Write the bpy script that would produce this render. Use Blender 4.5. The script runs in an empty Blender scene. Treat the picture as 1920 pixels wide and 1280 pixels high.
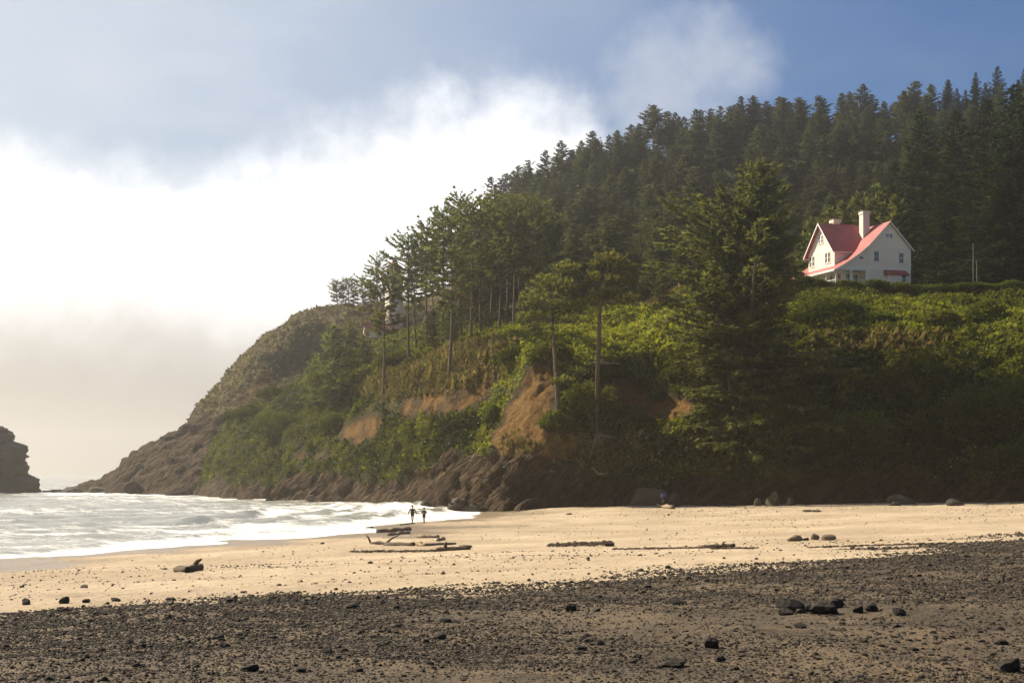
import bpy, bmesh, math, random
import numpy as np
from mathutils import Vector, Matrix
from mathutils.bvhtree import BVHTree

R = math.radians
rng = np.random.default_rng(7)
random.seed(7)
scene = bpy.context.scene
COL = scene.collection

# ------------------------------------------------------------------ camera
F = 2055.0            # focal length in pixels of the 1920 px wide print
CAMZ = 5.4            # eye height above the sea
HORIZON = 820.0       # picture row of the horizon
cam_data = bpy.data.cameras.new('camera')
cam_data.sensor_width = 36.0
FRAME_W, FRAME_CY = 1414.0, 639.5     # width and mid row of the picture area, without its printed white border
cam_data.lens = F / FRAME_W * 36.0
cam_data.shift_y = (HORIZON - FRAME_CY) / FRAME_W
cam_data.clip_start = 0.2
cam_data.clip_end = 20000
cam = bpy.data.objects.new('camera', cam_data)
cam.location = (0, 0, CAMZ)
cam.rotation_euler = (R(90), 0, 0)
COL.objects.link(cam)
scene.camera = cam

# ------------------------------------------------------------------ sun and sky
SUN_AZ, SUN_EL = R(-61), R(40)      # azimuth measured from +Y (negative = left)
SUN_STRENGTH, SKY_STRENGTH, EXPOSURE = 4.8, 0.052, 1.2
sun_dir = Vector((math.sin(SUN_AZ) * math.cos(SUN_EL), math.cos(SUN_AZ) * math.cos(SUN_EL), math.sin(SUN_EL)))
sd = bpy.data.lights.new('sun', 'SUN')
sd.energy = SUN_STRENGTH
sd.angle = R(0.6)
sd.color = (1.0, 0.87, 0.68)
sun = bpy.data.objects.new('sun', sd)
sun.rotation_euler = sun_dir.to_track_quat('Z', 'Y').to_euler()
sun.location = (-80, 20, 90)
COL.objects.link(sun)

world = bpy.data.worlds.new('World')
scene.world = world
world.use_nodes = True


class NT:
    """small node-tree writer"""
    def __init__(s, tree):
        s.t = tree

    def n(s, typ, **kw):
        nd = s.t.nodes.new(typ)
        for k, v in kw.items():
            if k.startswith('_'):
                setattr(nd, k[1:], v)
        for k, v in kw.items():
            if k.startswith('_'):
                continue
            key = int(k[1:]) if (k[0] == 'i' and k[1:].isdigit()) else k.replace('__', ' ')
            s.put(nd, key, v)
        return nd

    def put(s, nd, key, v):
        sock = nd.inputs[key]
        if isinstance(v, bpy.types.NodeSocket):
            s.t.links.new(v, sock)
        elif isinstance(v, bpy.types.Node):
            s.t.links.new(v.outputs[0], sock)
        else:
            sock.default_value = v

    def m(s, op, a, b=0.0, c=0.0, clamp=False):
        nd = s.t.nodes.new('ShaderNodeMath')
        nd.operation = op
        nd.use_clamp = clamp
        s.put(nd, 0, a)
        s.put(nd, 1, b)
        s.put(nd, 2, c)
        return nd.outputs[0]

    def mix(s, f, a, b):
        nd = s.t.nodes.new('ShaderNodeMix')
        nd.data_type = 'RGBA'
        s.put(nd, 0, f)
        s.put(nd, 6, a)
        s.put(nd, 7, b)
        return nd.outputs[2]

    def noise(s, vec, scale, detail=4.0, rough=0.55, out=0):
        nd = s.t.nodes.new('ShaderNodeTexNoise')
        s.put(nd, 'Scale', scale)
        s.put(nd, 'Detail', detail)
        s.put(nd, 'Roughness', rough)
        if vec is not None:
            s.put(nd, 'Vector', vec)
        return nd.outputs[out]

    def ramp(s, fac, pts, interp='LINEAR'):
        nd = s.t.nodes.new('ShaderNodeValToRGB')
        cr = nd.color_ramp
        cr.interpolation = interp
        while len(cr.elements) < len(pts):
            cr.elements.new(0.5)
        for e, (p, c) in zip(cr.elements, pts):
            e.position = p
            e.color = c if len(c) == 4 else (*c, 1)
        s.put(nd, 0, fac)
        return nd.outputs[0]

    def sstep(s, v, lo, hi):
        nd = s.t.nodes.new('ShaderNodeMapRange')
        nd.interpolation_type = 'SMOOTHSTEP'
        s.put(nd, 0, v)
        s.put(nd, 1, lo)
        s.put(nd, 2, hi)
        s.put(nd, 3, 0.0)
        s.put(nd, 4, 1.0)
        return nd.outputs[0]


def build_world():
    t = world.node_tree
    t.nodes.clear()
    w = NT(t)
    sky = w.n('ShaderNodeTexSky', _sky_type='NISHITA', _sun_disc=False, _sun_elevation=SUN_EL,
              _sun_rotation=SUN_AZ, _altitude=10.0, _air_density=1.15, _dust_density=0.7, _ozone_density=2.0)
    tc = w.n('ShaderNodeTexCoord')
    d = tc.outputs['Generated']
    sep = w.n('ShaderNodeSeparateXYZ', Vector=d)
    x, y, z = sep.outputs
    az = w.m('ARCTAN2', x, y)                         # radians, 0 = straight ahead
    el = w.m('ARCSINE', z)
    # rim of the sea-fog bank: elevation as a function of azimuth (degrees -> 0..1)
    azn = w.m('DIVIDE', w.m('ADD', az, math.pi), 2 * math.pi)
    fc = w.n('ShaderNodeFloatCurve', Value=azn)
    pts = [(-180, 3), (-150, 6), (-100, 10.5), (-45, 11), (-25, 11.4), (-19, 11.6), (-12, 11.2), (-8, 11.8), (-5, 12.6), (-2, 14.4), (1.2, 14.2),
           (4, 11.0), (10, 8), (25, 5), (60, 3), (180, 3)]
    cu = fc.mapping.curves[0]
    while len(cu.points) < len(pts):
        cu.points.new(0.5, 0.5)
    for p, (a, e) in zip(cu.points, pts):
        p.location = ((a + 180) / 360.0, e / 20.0)
        p.handle_type = 'AUTO'
    fc.mapping.update()
    rim = w.m('MULTIPLY', fc, R(20))
    n1 = w.noise(d, 9.0, 7.0, 0.6)
    n2 = w.noise(d, 28.0, 6.0, 0.6)
    nn = w.m('ADD', w.m('MULTIPLY', w.m('SUBTRACT', n1, 0.5), 0.07), w.m('MULTIPLY', w.m('SUBTRACT', n2, 0.5), 0.05))
    over = w.m('SUBTRACT', w.m('ADD', rim, nn), el)
    bank = w.sstep(over, -0.030, 0.045)
    # torn wisps above the bank
    mp = w.n('ShaderNodeMapping', Vector=d)
    mp.inputs['Scale'].default_value = (5.0, 5.0, 13.0)
    mp.inputs['Location'].default_value = (0.6, 0.2, 0.13)
    n3 = w.noise(mp, 1.25, 8.0, 0.58)
    wisp = w.m('MULTIPLY', w.sstep(n3, 0.40, 0.80), 0.5)
    puff = w.n('ShaderNodeTexCoord')
    # one loose puff over the hill
    dx = w.m('DIVIDE', w.m('SUBTRACT', az, R(6.8)), R(4.0))
    dy = w.m('DIVIDE', w.m('SUBTRACT', el, R(14.6)), R(2.9))
    rr = w.m('ADD', w.m('MULTIPLY', dx, dx), w.m('MULTIPLY', dy, dy))
    pf = w.sstep(w.m('ADD', w.m('SUBTRACT', 1.0, rr), w.m('MULTIPLY', w.m('SUBTRACT', n1, 0.5), 3.4)), 0.0, 1.2)
    pf = w.m('MULTIPLY', pf, 0.6)
    thin = w.m('MAXIMUM', w.m('MULTIPLY', wisp, w.m('ADD', 0.12, w.m('MULTIPLY', w.sstep(az, R(12), R(-20)), 0.75))), pf)
    # glow of the thin high veil toward the sun
    dotn = w.n('ShaderNodeVectorMath', _operation='DOT_PRODUCT', i0=d, i1=tuple(sun_dir))
    veil = w.sstep(dotn.outputs['Value'], 0.36, 0.76)
    sm = w.n('ShaderNodeMix', _data_type='RGBA', _blend_type='MULTIPLY')
    w.put(sm, 0, 1.0)
    w.put(sm, 6, sky.outputs[0])
    w.put(sm, 7, (0.37, 0.52, 0.74, 1))
    skyc = w.mix(w.m('MULTIPLY', veil, 0.75), sm.outputs[2], (6.2, 6.75, 7.2, 1))
    c1 = w.mix(thin, skyc, (6.6, 6.9, 7.5, 1))
    bankc = w.mix(w.sstep(n2, 0.3, 0.75), (11.0, 10.9, 10.8, 1), (13.2, 13.1, 13.0, 1))
    bankc = w.mix(w.sstep(w.m('ADD', el, w.m('MULTIPLY', nn, 0.6)), R(2.6), R(8.8)), (4.3, 4.05, 3.75, 1), bankc)
    c2 = w.mix(bank, c1, bankc)
    bg = w.n('ShaderNodeBackground', Color=c2, Strength=SKY_STRENGTH)
    out = w.n('ShaderNodeOutputWorld', Surface=bg)


build_world()
scene.view_settings.view_transform = 'Standard'
scene.view_settings.look = 'None'
scene.view_settings.exposure = EXPOSURE
scene.view_settings.gamma = 1.0
scene.view_settings.use_curve_mapping = False
scene.render.engine = 'CYCLES'
cy = scene.cycles
cy.use_denoising = True
cy.max_bounces = 6
cy.diffuse_bounces = 3
cy.glossy_bounces = 2
cy.transmission_bounces = 3
cy.volume_bounces = 1
cy.transparent_max_bounces = 6
cy.caustics_reflective = False
cy.caustics_refractive = False
cy.sample_clamp_indirect = 6.0


# ------------------------------------------------------------------ helpers
def P(px, py, d):
    """world point that a picture position stands for at depth d (metres)"""
    return np.array(((px - 960.0) / F * d, d, CAMZ - (py - HORIZON) / F * d))


def to_px(v):
    v = np.asarray(v, float)
    return np.stack((960 + v[..., 0] / v[..., 1] * F, HORIZON - (v[..., 2] - CAMZ) / v[..., 1] * F), -1)


def hashf(ix, iy, iz, seed):
    h = (ix * 374761393 + iy * 668265263 + iz * 2147483647 + seed * 144269504) & 0xFFFFFFFF
    h = ((h ^ (h >> 13)) * 1274126177) & 0xFFFFFFFF
    h = ((h ^ (h >> 16)) * 2246822519) & 0xFFFFFFFF
    h = h ^ (h >> 15)
    return (h & 0xFFFFFF) / float(0xFFFFFF)


def vnoise(p, seed=0):
    p = np.asarray(p, float)
    i = np.floor(p).astype(np.int64)
    f = p - i
    f = f * f * f * (f * (f * 6 - 15) + 10)
    r = 0
    for a in (0, 1):
        wa = f[:, 0] if a else 1 - f[:, 0]
        for b in (0, 1):
            wb = f[:, 1] if b else 1 - f[:, 1]
            for c in (0, 1):
                wc = f[:, 2] if c else 1 - f[:, 2]
                r = r + wa * wb * wc * hashf(i[:, 0] + a, i[:, 1] + b, i[:, 2] + c, seed)
    return r * 2 - 1


def fbm(p, octv=4, seed=0, gain=0.5):
    s, a, q = 0, 1.0, np.array(p, float)
    for o in range(octv):
        s = s + a * vnoise(q, seed + o * 17)
        a *= gain
        q = q * 2.03 + 11.3
    return s


def ridged(p, octv=4, seed=0):
    s, a, q = 0, 1.0, np.array(p, float)
    for o in range(octv):
        s = s + a * (1 - 2 * np.abs(vnoise(q, seed + o * 13)))
        a *= 0.5
        q = q * 2.05 + 5.7
    return s


def np_mesh(name, verts, faces, smooth=False):
    """mesh from numpy arrays; faces is (n,3) or (n,4)"""
    me = bpy.data.meshes.new(name)
    verts = np.asarray(verts, np.float32)
    faces = np.asarray(faces, np.int32)
    k = faces.shape[1]
    me.vertices.add(len(verts))
    me.vertices.foreach_set('co', verts.ravel())
    me.loops.add(faces.size)
    me.loops.foreach_set('vertex_index', faces.ravel())
    me.polygons.add(len(faces))
    me.polygons.foreach_set('loop_start', np.arange(0, faces.size, k, dtype=np.int32))
    if smooth:
        me.polygons.foreach_set('use_smooth', np.ones(len(faces), bool))
    me.update(calc_edges=True)
    return me


def attr_f(me, name, data, domain='POINT'):
    a = me.attributes.new(name, 'FLOAT', domain)
    a.data.foreach_set('value', np.asarray(data, np.float32))


def link(name, me, mat=None, parent=None):
    o = bpy.data.objects.new(name, me)
    COL.objects.link(o)
    if mat is not None and me is not None and len(me.materials) == 0:
        me.materials.append(mat)
    if parent is not None:
        o.parent = parent
    return o


def tag(o, label=None, cat=None, group=None, kind=None):
    if label:
        o['label'] = label
    if cat:
        o['category'] = cat
    if group:
        o['group'] = group
    if kind:
        o['kind'] = kind
    return o


def empty(name, loc, rz=0.0):
    o = bpy.data.objects.new(name, None)
    o.empty_display_size = 0.2
    COL.objects.link(o)
    o.location = [float(c) for c in loc]
    o.rotation_euler = (0, 0, rz)
    return o


class MB:
    """collects polygons for one mesh"""
    def __init__(s):
        s.v, s.f = [], []

    def poly(s, pts):
        b = len(s.v)
        s.v += [tuple(map(float, p)) for p in pts]
        s.f.append(tuple(range(b, b + len(pts))))

    def raw(s, v, f):
        b = len(s.v)
        s.v += [tuple(map(float, p)) for p in v]
        s.f += [tuple(i + b for i in q) for q in f]

    def box(s, lo, hi):
        (a, b, c), (d, e, g) = lo, hi
        s.raw([(a, b, c), (d, b, c), (d, e, c), (a, e, c), (a, b, g), (d, b, g), (d, e, g), (a, e, g)],
              [(3, 2, 1, 0), (4, 5, 6, 7), (0, 1, 5, 4), (1, 2, 6, 5), (2, 3, 7, 6), (3, 0, 4, 7)])

    def prism(s, loop, off):
        """closed loop of points extruded by vector off"""
        n = len(loop)
        a = [Vector(p) for p in loop]
        b = [p + Vector(off) for p in a]
        s.raw(a + b, [tuple(range(n - 1, -1, -1)), tuple(range(n, 2 * n))] +
              [(i, (i + 1) % n, n + (i + 1) % n, n + i) for i in range(n)])

    def tube(s, pts, rad, sides=8, cap=True, squash=1.0, twist=0.0):
        pts = [Vector(p) for p in pts]
        n = len(pts)
        base = len(s.v)
        up = Vector((0, 0, 1))
        for i, p in enumerate(pts):
            t = (pts[min(i + 1, n - 1)] - pts[max(i - 1, 0)]).normalized()
            a = t.cross(up)
            if a.length < 1e-3:
                a = Vector((1, 0, 0))
            a.normalize()
            b = a.cross(t).normalized()
            for k in range(sides):
                q = 2 * math.pi * k / sides + twist
                s.v.append(tuple(p + a * math.cos(q) * rad[i] + b * math.sin(q) * rad[i] * squash))
        for i in range(n - 1):
            for k in range(sides):
                k2 = (k + 1) % sides
                s.f.append((base + i * sides + k, base + i * sides + k2, base + (i + 1) * sides + k2, base + (i + 1) * sides + k))
        if cap:
            s.f.append(tuple(base + k for k in range(sides - 1, -1, -1)))
            s.f.append(tuple(base + (n - 1) * sides + k for k in range(sides)))

    def mesh(s, name, smooth=False):
        me = bpy.data.meshes.new(name)
        me.from_pydata(s.v, [], s.f)
        if smooth:
            me.polygons.foreach_set('use_smooth', np.ones(len(me.polygons), bool))
        me.update()
        return me

    def build(s, name, mat, parent=None, smooth=False):
        return link(name, s.mesh(name, smooth), mat, parent)


def grid_faces(nr, nc):
    i = np.arange(nr - 1)[:, None] * nc + np.arange(nc - 1)[None, :]
    i = i.ravel()
    return np.stack((i, i + 1, i + 1 + nc, i + nc), 1)


# ------------------------------------------------------------------ materials
MATS = {}


def mat_new(name):
    m = bpy.data.materials.new(name)
    m.use_nodes = True
    m.node_tree.nodes.clear()
    w = NT(m.node_tree)
    MATS[name] = m
    return m, w


def finish(w, shader):
    o = w.n('ShaderNodeOutputMaterial')
    w.t.links.new(shader.outputs[0], o.inputs['Surface'])


def coords(w, kind='Object'):
    return w.n('ShaderNodeTexCoord').outputs[kind]


def bump(w, height, strength=0.5, dist=0.1):
    return w.n('ShaderNodeBump', Height=height, Strength=strength, Distance=dist).outputs[0]


def simple_mat(name, col, rough=0.6, var=0.12, scale=3.0, bumpd=0.0, spec=0.3, bscale=20.0):
    m, w = mat_new(name)
    n = w.noise(coords(w), scale, 5.0, 0.6)
    dark = tuple(c * (1 - var) for c in col) + (1,)
    lite = tuple(min(1, c * (1 + var)) for c in col) + (1,)
    c = w.mix(n, dark, lite)
    kw = dict(Base__Color=c, Roughness=rough)
    b = w.n('ShaderNodeBsdfPrincipled', **kw)
    b.inputs['Specular IOR Level'].default_value = spec
    if bumpd:
        w.put(b, 'Normal', bump(w, w.noise(coords(w), bscale, 4.0), 0.8, bumpd))
    finish(w, b)
    return m


def leaf_mat(name, dark, lite, trans=0.35, tcol=None, randh=0.0):
    """foliage: colour runs from dark to lite with the per-leaf tint; part of the light passes through"""
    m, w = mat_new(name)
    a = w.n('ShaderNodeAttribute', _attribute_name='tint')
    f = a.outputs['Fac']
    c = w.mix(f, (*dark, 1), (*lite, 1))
    if randh:
        oi = w.n('ShaderNodeObjectInfo')
        hs = w.n('ShaderNodeHueSaturation', Color=c)
        w.put(hs, 'Hue', w.m('ADD', 0.5 - randh * 0.15, w.m('MULTIPLY', oi.outputs['Random'], randh * 0.3)))
        w.put(hs, 'Value', w.m('ADD', 1 - randh, w.m('MULTIPLY', oi.outputs['Random'], 2 * randh)))
        c = hs.outputs[0]
    d = w.n('ShaderNodeBsdfDiffuse', Color=c)
    hs2 = w.n('ShaderNodeHueSaturation', Color=c, Value=1.25, Saturation=1.1, Hue=0.488)
    t = w.n('ShaderNodeBsdfTranslucent', Color=hs2.outputs[0])
    mx = w.n('ShaderNodeMixShader', i0=trans, i1=d.outputs[0], i2=t.outputs[0])
    finish(w, mx)
    return m


# sand and gravel of the beach ---------------------------------------------
def beach_mat():
    m, w = mat_new('sand')
    co = coords(w)
    g = w.n('ShaderNodeAttribute', _attribute_name='gravel').outputs['Fac']
    wet = w.n('ShaderNodeAttribute', _attribute_name='wet').outputs['Fac']
    big = w.noise(co, 0.09, 5.0, 0.6)
    mid = w.noise(co, 0.7, 5.0, 0.6)
    fine = w.noise(co, 14.0, 4.0, 0.7)
    mp = w.n('ShaderNodeMapping', Vector=co)
    mp.inputs['Scale'].default_value = (0.35, 0.9, 1.0)
    streak = w.noise(mp, 0.6, 6.0, 0.62)
    dry = w.mix(w.sstep(big, 0.35, 0.65), (0.295, 0.228, 0.147, 1), (0.405, 0.322, 0.218, 1))
    dry = w.mix(w.m('MULTIPLY', w.sstep(streak, 0.42, 0.7), 0.6), dry, (0.265, 0.205, 0.135, 1))
    dry = w.mix(w.m('MULTIPLY', w.sstep(fine, 0.5, 0.8), 0.35), dry, (0.20, 0.14, 0.08, 1))
    shaded_grav = w.mix(w.sstep(mid, 0.35, 0.7), (0.050, 0.036, 0.021, 1), (0.104, 0.074, 0.042, 1))  # gravel's own brown, deepened to paint in the foreground's weaker sunlight
    shaded_grav = w.mix(w.m('MULTIPLY', w.sstep(fine, 0.42, 0.7), 0.6), shaded_grav, (0.052, 0.040, 0.028, 1))
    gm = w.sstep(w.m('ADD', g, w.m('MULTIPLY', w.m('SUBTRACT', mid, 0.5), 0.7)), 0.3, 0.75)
    c = w.mix(gm, dry, shaded_grav)
    c = w.mix(w.m('MULTIPLY', wet, 0.7), c, (0.15, 0.112, 0.072, 1))  # waterline wetness, plus the darker lower-left sand
    b = w.n('ShaderNodeBsdfPrincipled', Base__Color=c)
    w.put(b, 'Roughness', w.m('SUBTRACT', 0.9, w.m('MULTIPLY', w.sstep(wet, 0.55, 1.0), 0.6)))
    b.inputs['Specular IOR Level'].default_value = 0.25
    hh = w.m('ADD', w.m('MULTIPLY', mid, 1.0), w.m('MULTIPLY', fine, 0.12))
    hh = w.m('ADD', hh, w.m('MULTIPLY', w.noise(co, 3.2, 4.0, 0.6), 0.35))
    w.put(b, 'Normal', bump(w, hh, 0.85, 0.28))
    finish(w, b)
    return m


def sea_mat():
    m, w = mat_new('sea_water')
    co = coords(w)
    foam = w.n('ShaderNodeAttribute', _attribute_name='foam').outputs['Fac']
    mp = w.n('ShaderNodeMapping', Vector=co)
    mp.inputs['Scale'].default_value = (0.22, 0.5, 1.0)
    n1 = w.noise(mp, 1.1, 8.0, 0.68)
    n2 = w.noise(mp, 6.0, 5.0, 0.65)
    lace = w.m('ADD', foam, w.m('MULTIPLY', w.m('SUBTRACT', n1, 0.5), 1.5))
    lace = w.m('ADD', lace, w.m('MULTIPLY', w.m('SUBTRACT', n2, 0.5), 0.7))
    fm = w.sstep(lace, 0.28, 0.75)
    c = w.mix(fm, (0.23, 0.23, 0.195, 1), (0.80, 0.79, 0.76, 1))
    b = w.n('ShaderNodeBsdfPrincipled', Base__Color=c, IOR=1.33)
    w.put(b, 'Roughness', w.m('ADD', 0.2, w.m('MULTIPLY', fm, 0.5)))
    w.put(b, 'Normal', bump(w, w.m('ADD', n1, w.m('MULTIPLY', n2, 0.3)), 0.55, 0.35))
    finish(w, b)
    return m


def cliff_mat(name, veg=(0.026, 0.032, 0.010), veg2=(0.055, 0.058, 0.018)):
    """bluff: rock at the foot, bare orange soil on scars, dark plant litter elsewhere"""
    m, w = mat_new(name)
    co = coords(w)
    rock = w.n('ShaderNodeAttribute', _attribute_name='rock').outputs['Fac']
    soil = w.n('ShaderNodeAttribute', _attribute_name='soil').outputs['Fac']
    n1 = w.noise(co, 0.25, 6.0, 0.65)
    n2 = w.noise(co, 1.6, 6.0, 0.7)
    n3 = w.noise(co, 4.5, 4.0, 0.7)
    mr = w.n('ShaderNodeMapping', Vector=co)
    mr.inputs['Rotation'].default_value = (0, R(42), 0)
    mp = w.n('ShaderNodeMapping', Vector=mr)
    mp.inputs['Scale'].default_value = (0.13, 0.25, 0.9)
    strata = w.noise(mp, 1.6, 6.0, 0.65)
    rc = w.ramp(strata, [(0.28, (0.015, 0.010, 0.006)), (0.5, (0.046, 0.030, 0.016)), (0.72, (0.120, 0.078, 0.040))])
    rc = w.mix(w.m('MULTIPLY', w.sstep(n2, 0.5, 0.72), 0.5), rc, (0.055, 0.05, 0.038, 1))
    sc = w.ramp(n2, [(0.25, (0.055, 0.030, 0.009)), (0.5, (0.150, 0.082, 0.023)), (0.78, (0.270, 0.160, 0.048))])
    sc = w.mix(w.m('MULTIPLY', w.sstep(n1, 0.5, 0.75), 0.5), sc, (0.12, 0.075, 0.03, 1))
    earth = w.mix(n2, (0.026, 0.016, 0.006, 1), (0.100, 0.062, 0.024, 1))
    sc = w.mix(w.m('MULTIPLY', w.sstep(n3, 0.5, 0.68), 0.65), sc, (0.045, 0.034, 0.012, 1))
    sc = w.mix(w.sstep(soil, 0.62, 0.95), earth, sc)
    vc = w.mix(w.sstep(n1, 0.35, 0.7), (*veg, 1), (*veg2, 1))
    jig = w.m('MULTIPLY', w.m('SUBTRACT', n2, 0.5), 0.9)
    c = w.mix(w.sstep(w.m('ADD', soil, jig), 0.35, 0.6), vc, sc)
    c = w.mix(w.sstep(w.m('ADD', rock, jig), 0.35, 0.6), c, rc)
    b = w.n('ShaderNodeBsdfPrincipled', Base__Color=c, Roughness=0.9)
    b.inputs['Specular IOR Level'].default_value = 0.10
    h = w.m('ADD', w.m('MULTIPLY', n2, 0.8), w.m('MULTIPLY', strata, 0.9))
    h = w.m('ADD', h, w.m('MULTIPLY', n3, 0.35))
    vo = w.n('ShaderNodeTexVoronoi', _feature='DISTANCE_TO_EDGE', Scale=1.1, Vector=mp)
    h = w.m('ADD', h, w.m('MULTIPLY', w.sstep(vo.outputs['Distance'], 0.0, 0.12), w.m('MULTIPLY', rock, 0.5)))
    w.put(b, 'Normal', bump(w, h, 1.0, 0.75))
    finish(w, b)
    return m


def stone_mat(name, a, b_, scale=2.5, rough=0.7):
    m, w = mat_new(name)
    co = coords(w)
    n = w.noise(co, scale, 6.0, 0.65)
    n2 = w.noise(co, scale * 7, 3.0, 0.6)
    oi = w.n('ShaderNodeObjectInfo')
    c = w.mix(w.sstep(n, 0.3, 0.7), (*a, 1), (*b_, 1))
    c = w.mix(w.m('MULTIPLY', oi.outputs['Random'], 0.5), c, (a[0] * 1.6, a[1] * 1.5, a[2] * 1.35, 1))
    b = w.n('ShaderNodeBsdfPrincipled', Base__Color=c, Roughness=max(rough, 0.85))
    b.inputs['Specular IOR Level'].default_value = 0.18
    w.put(b, 'Normal', bump(w, w.m('ADD', n, w.m('MULTIPLY', n2, 0.3)), 0.7, 0.04))
    finish(w, b)
    return m


def bark_mat(name, a, b_):
    m, w = mat_new(name)
    co = coords(w)
    mp = w.n('ShaderNodeMapping', Vector=co)
    mp.inputs['Scale'].default_value = (4, 4, 0.6)
    n = w.noise(mp, 2.0, 5.0, 0.7)
    c = w.mix(w.sstep(n, 0.3, 0.72), (*a, 1), (*b_, 1))
    b = w.n('ShaderNodeBsdfPrincipled', Base__Color=c, Roughness=0.9)
    b.inputs['Specular IOR Level'].default_value = 0.2
    w.put(b, 'Normal', bump(w, n, 0.9, 0.06))
    finish(w, b)
    return m


beach_mat()
sea_mat()
cliff_mat('bluff_ground')
cliff_mat('headland_ground', veg=(0.085, 0.072, 0.034), veg2=(0.165, 0.130, 0.062))
cliff_mat('forest_floor', veg=(0.030, 0.036, 0.014), veg2=(0.055, 0.06, 0.022))
stone_mat('basalt', (0.016, 0.0135, 0.011), (0.042, 0.035, 0.027))
stone_mat('pebble', (0.024, 0.020, 0.0145), (0.096, 0.079, 0.058), 1.2)
stone_mat('tan_rock', (0.12, 0.092, 0.058), (0.23, 0.185, 0.125))
stone_mat('sea_rock', (0.030, 0.024, 0.018), (0.080, 0.062, 0.044), 0.25, 0.85)
bark_mat('pine_bark', (0.055, 0.040, 0.027), (0.135, 0.100, 0.068))
bark_mat('dark_bark', (0.045, 0.036, 0.026), (0.10, 0.080, 0.060))
bark_mat('driftwood', (0.14, 0.10, 0.062), (0.33, 0.26, 0.175))
bark_mat('dark_driftwood', (0.045, 0.034, 0.024), (0.12, 0.088, 0.058))
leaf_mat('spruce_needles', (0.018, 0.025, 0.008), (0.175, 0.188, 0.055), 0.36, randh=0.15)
leaf_mat('great_needles', (0.014, 0.021, 0.007), (0.165, 0.182, 0.052), 0.38)
leaf_mat('forest_needles', (0.016, 0.021, 0.009), (0.125, 0.128, 0.052), 0.33, randh=0.25)
leaf_mat('shaded_needles', (0.006, 0.009, 0.004), (0.052, 0.062, 0.017), 0.2, randh=0.2)  # darker copy of the forest needles, right-hand shade put into the colour
leaf_mat('pine_needles', (0.026, 0.034, 0.009), (0.215, 0.225, 0.056), 0.42, randh=0.1)
leaf_mat('ground_leaves', (0.012, 0.019, 0.005), (0.225, 0.248, 0.036), 0.40)
leaf_mat('shrub_leaves', (0.018, 0.027, 0.007), (0.120, 0.140, 0.026), 0.34, randh=0.15)
leaf_mat('headland_leaves', (0.045, 0.042, 0.018), (0.20, 0.18, 0.075), 0.3)
leaf_mat('dry_grass', (0.060, 0.054, 0.018), (0.185, 0.155, 0.055), 0.35)
simple_mat('flower', (0.75, 0.73, 0.66), 0.6, 0.05)


# ------------------------------------------------------------------ beach and sea
def thin_plate(pts):
    """smooth height function through control points"""
    pts = np.asarray(pts, float)
    n = len(pts)
    xy = pts[:, :2]
    dd = np.sqrt(((xy[:, None] - xy[None]) ** 2).sum(-1))
    A = np.zeros((n + 3, n + 3))
    A[:n, :n] = dd                      # linear kernel: no overshoot far out
    A[:n, n] = 1
    A[:n, n + 1:] = xy
    A[n, :n] = 1
    A[n + 1:, :n] = xy.T
    b = np.zeros(n + 3)
    b[:n] = pts[:, 2]
    wgt = np.linalg.lstsq(A, b, rcond=None)[0]

    def f(q):
        q = np.asarray(q, float)
        out = np.empty(len(q))
        for s in range(0, len(q), 40000):
            c = q[s:s + 40000]
            k = np.sqrt(((c[:, None] - xy[None]) ** 2).sum(-1))
            out[s:s + 40000] = k @ wgt[:n] + wgt[n] + c @ wgt[n + 1:]
        return out
    return f


bp = []
for px, py, d in [(960, 1098, 13), (253, 1098, 12.6), (1667, 1098, 13.2), (960, 1280, 7.7), (0, 1280, 7.4), (1920, 1280, 7.9),
                  (253, 1015, 25), (960, 970, 30), (1667, 910, 50), (253, 960, 60), (600, 950, 72),
                  (253, 942, 91), (560, 915, 117), (870, 884.5, 172), (830, 890, 150), (900, 872, 213), (0, 975, 71.6),
                  (1100, 866, 203), (1250, 866, 203), (1400, 864, 200), (1667, 860, 193), (1900, 855, 184), (2150, 848, 172),
                  (1000, 903, 122), (1300, 895, 118), (1667, 885, 100), (960, 935, 62), (1300, 930, 60), (1350, 890, 132)]:
    p = P(px, py, d)
    bp.append(p)
for x, y, z in [(0, 0, 3.75), (-6, 3, 3.6), (8, 2, 3.9), (0, -20, 4.0), (40, -20, 4.6), (-40, -20, 1.5), (40, 20, 4.3), (75, 40, 4.8), (90, 100, 3.6), (110, 160, 2.6),
                (-45, 20, -1.6), (-60, 60, -2.2), (-55, 100, -2.2), (-45, 130, -2.4), (-35, 170, -2.3), (-28, 215, -2.4), (-70, -20, -1.8),
                (-10, 240, -1.6), (20, 240, 1.0), (80, 240, 2.0), (-25, 52, 1.25), (-14, 30, 2.75), (-70, 300, -3), (0, 260, -1)]:
    bp.append((x, y, z))
beach_h = thin_plate(bp)


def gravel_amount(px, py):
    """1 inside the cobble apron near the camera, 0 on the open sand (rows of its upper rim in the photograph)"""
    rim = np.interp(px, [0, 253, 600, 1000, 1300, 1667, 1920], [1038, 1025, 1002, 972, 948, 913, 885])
    return np.clip((py - rim) / 14.0 + 0.5, 0, 1)


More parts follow.
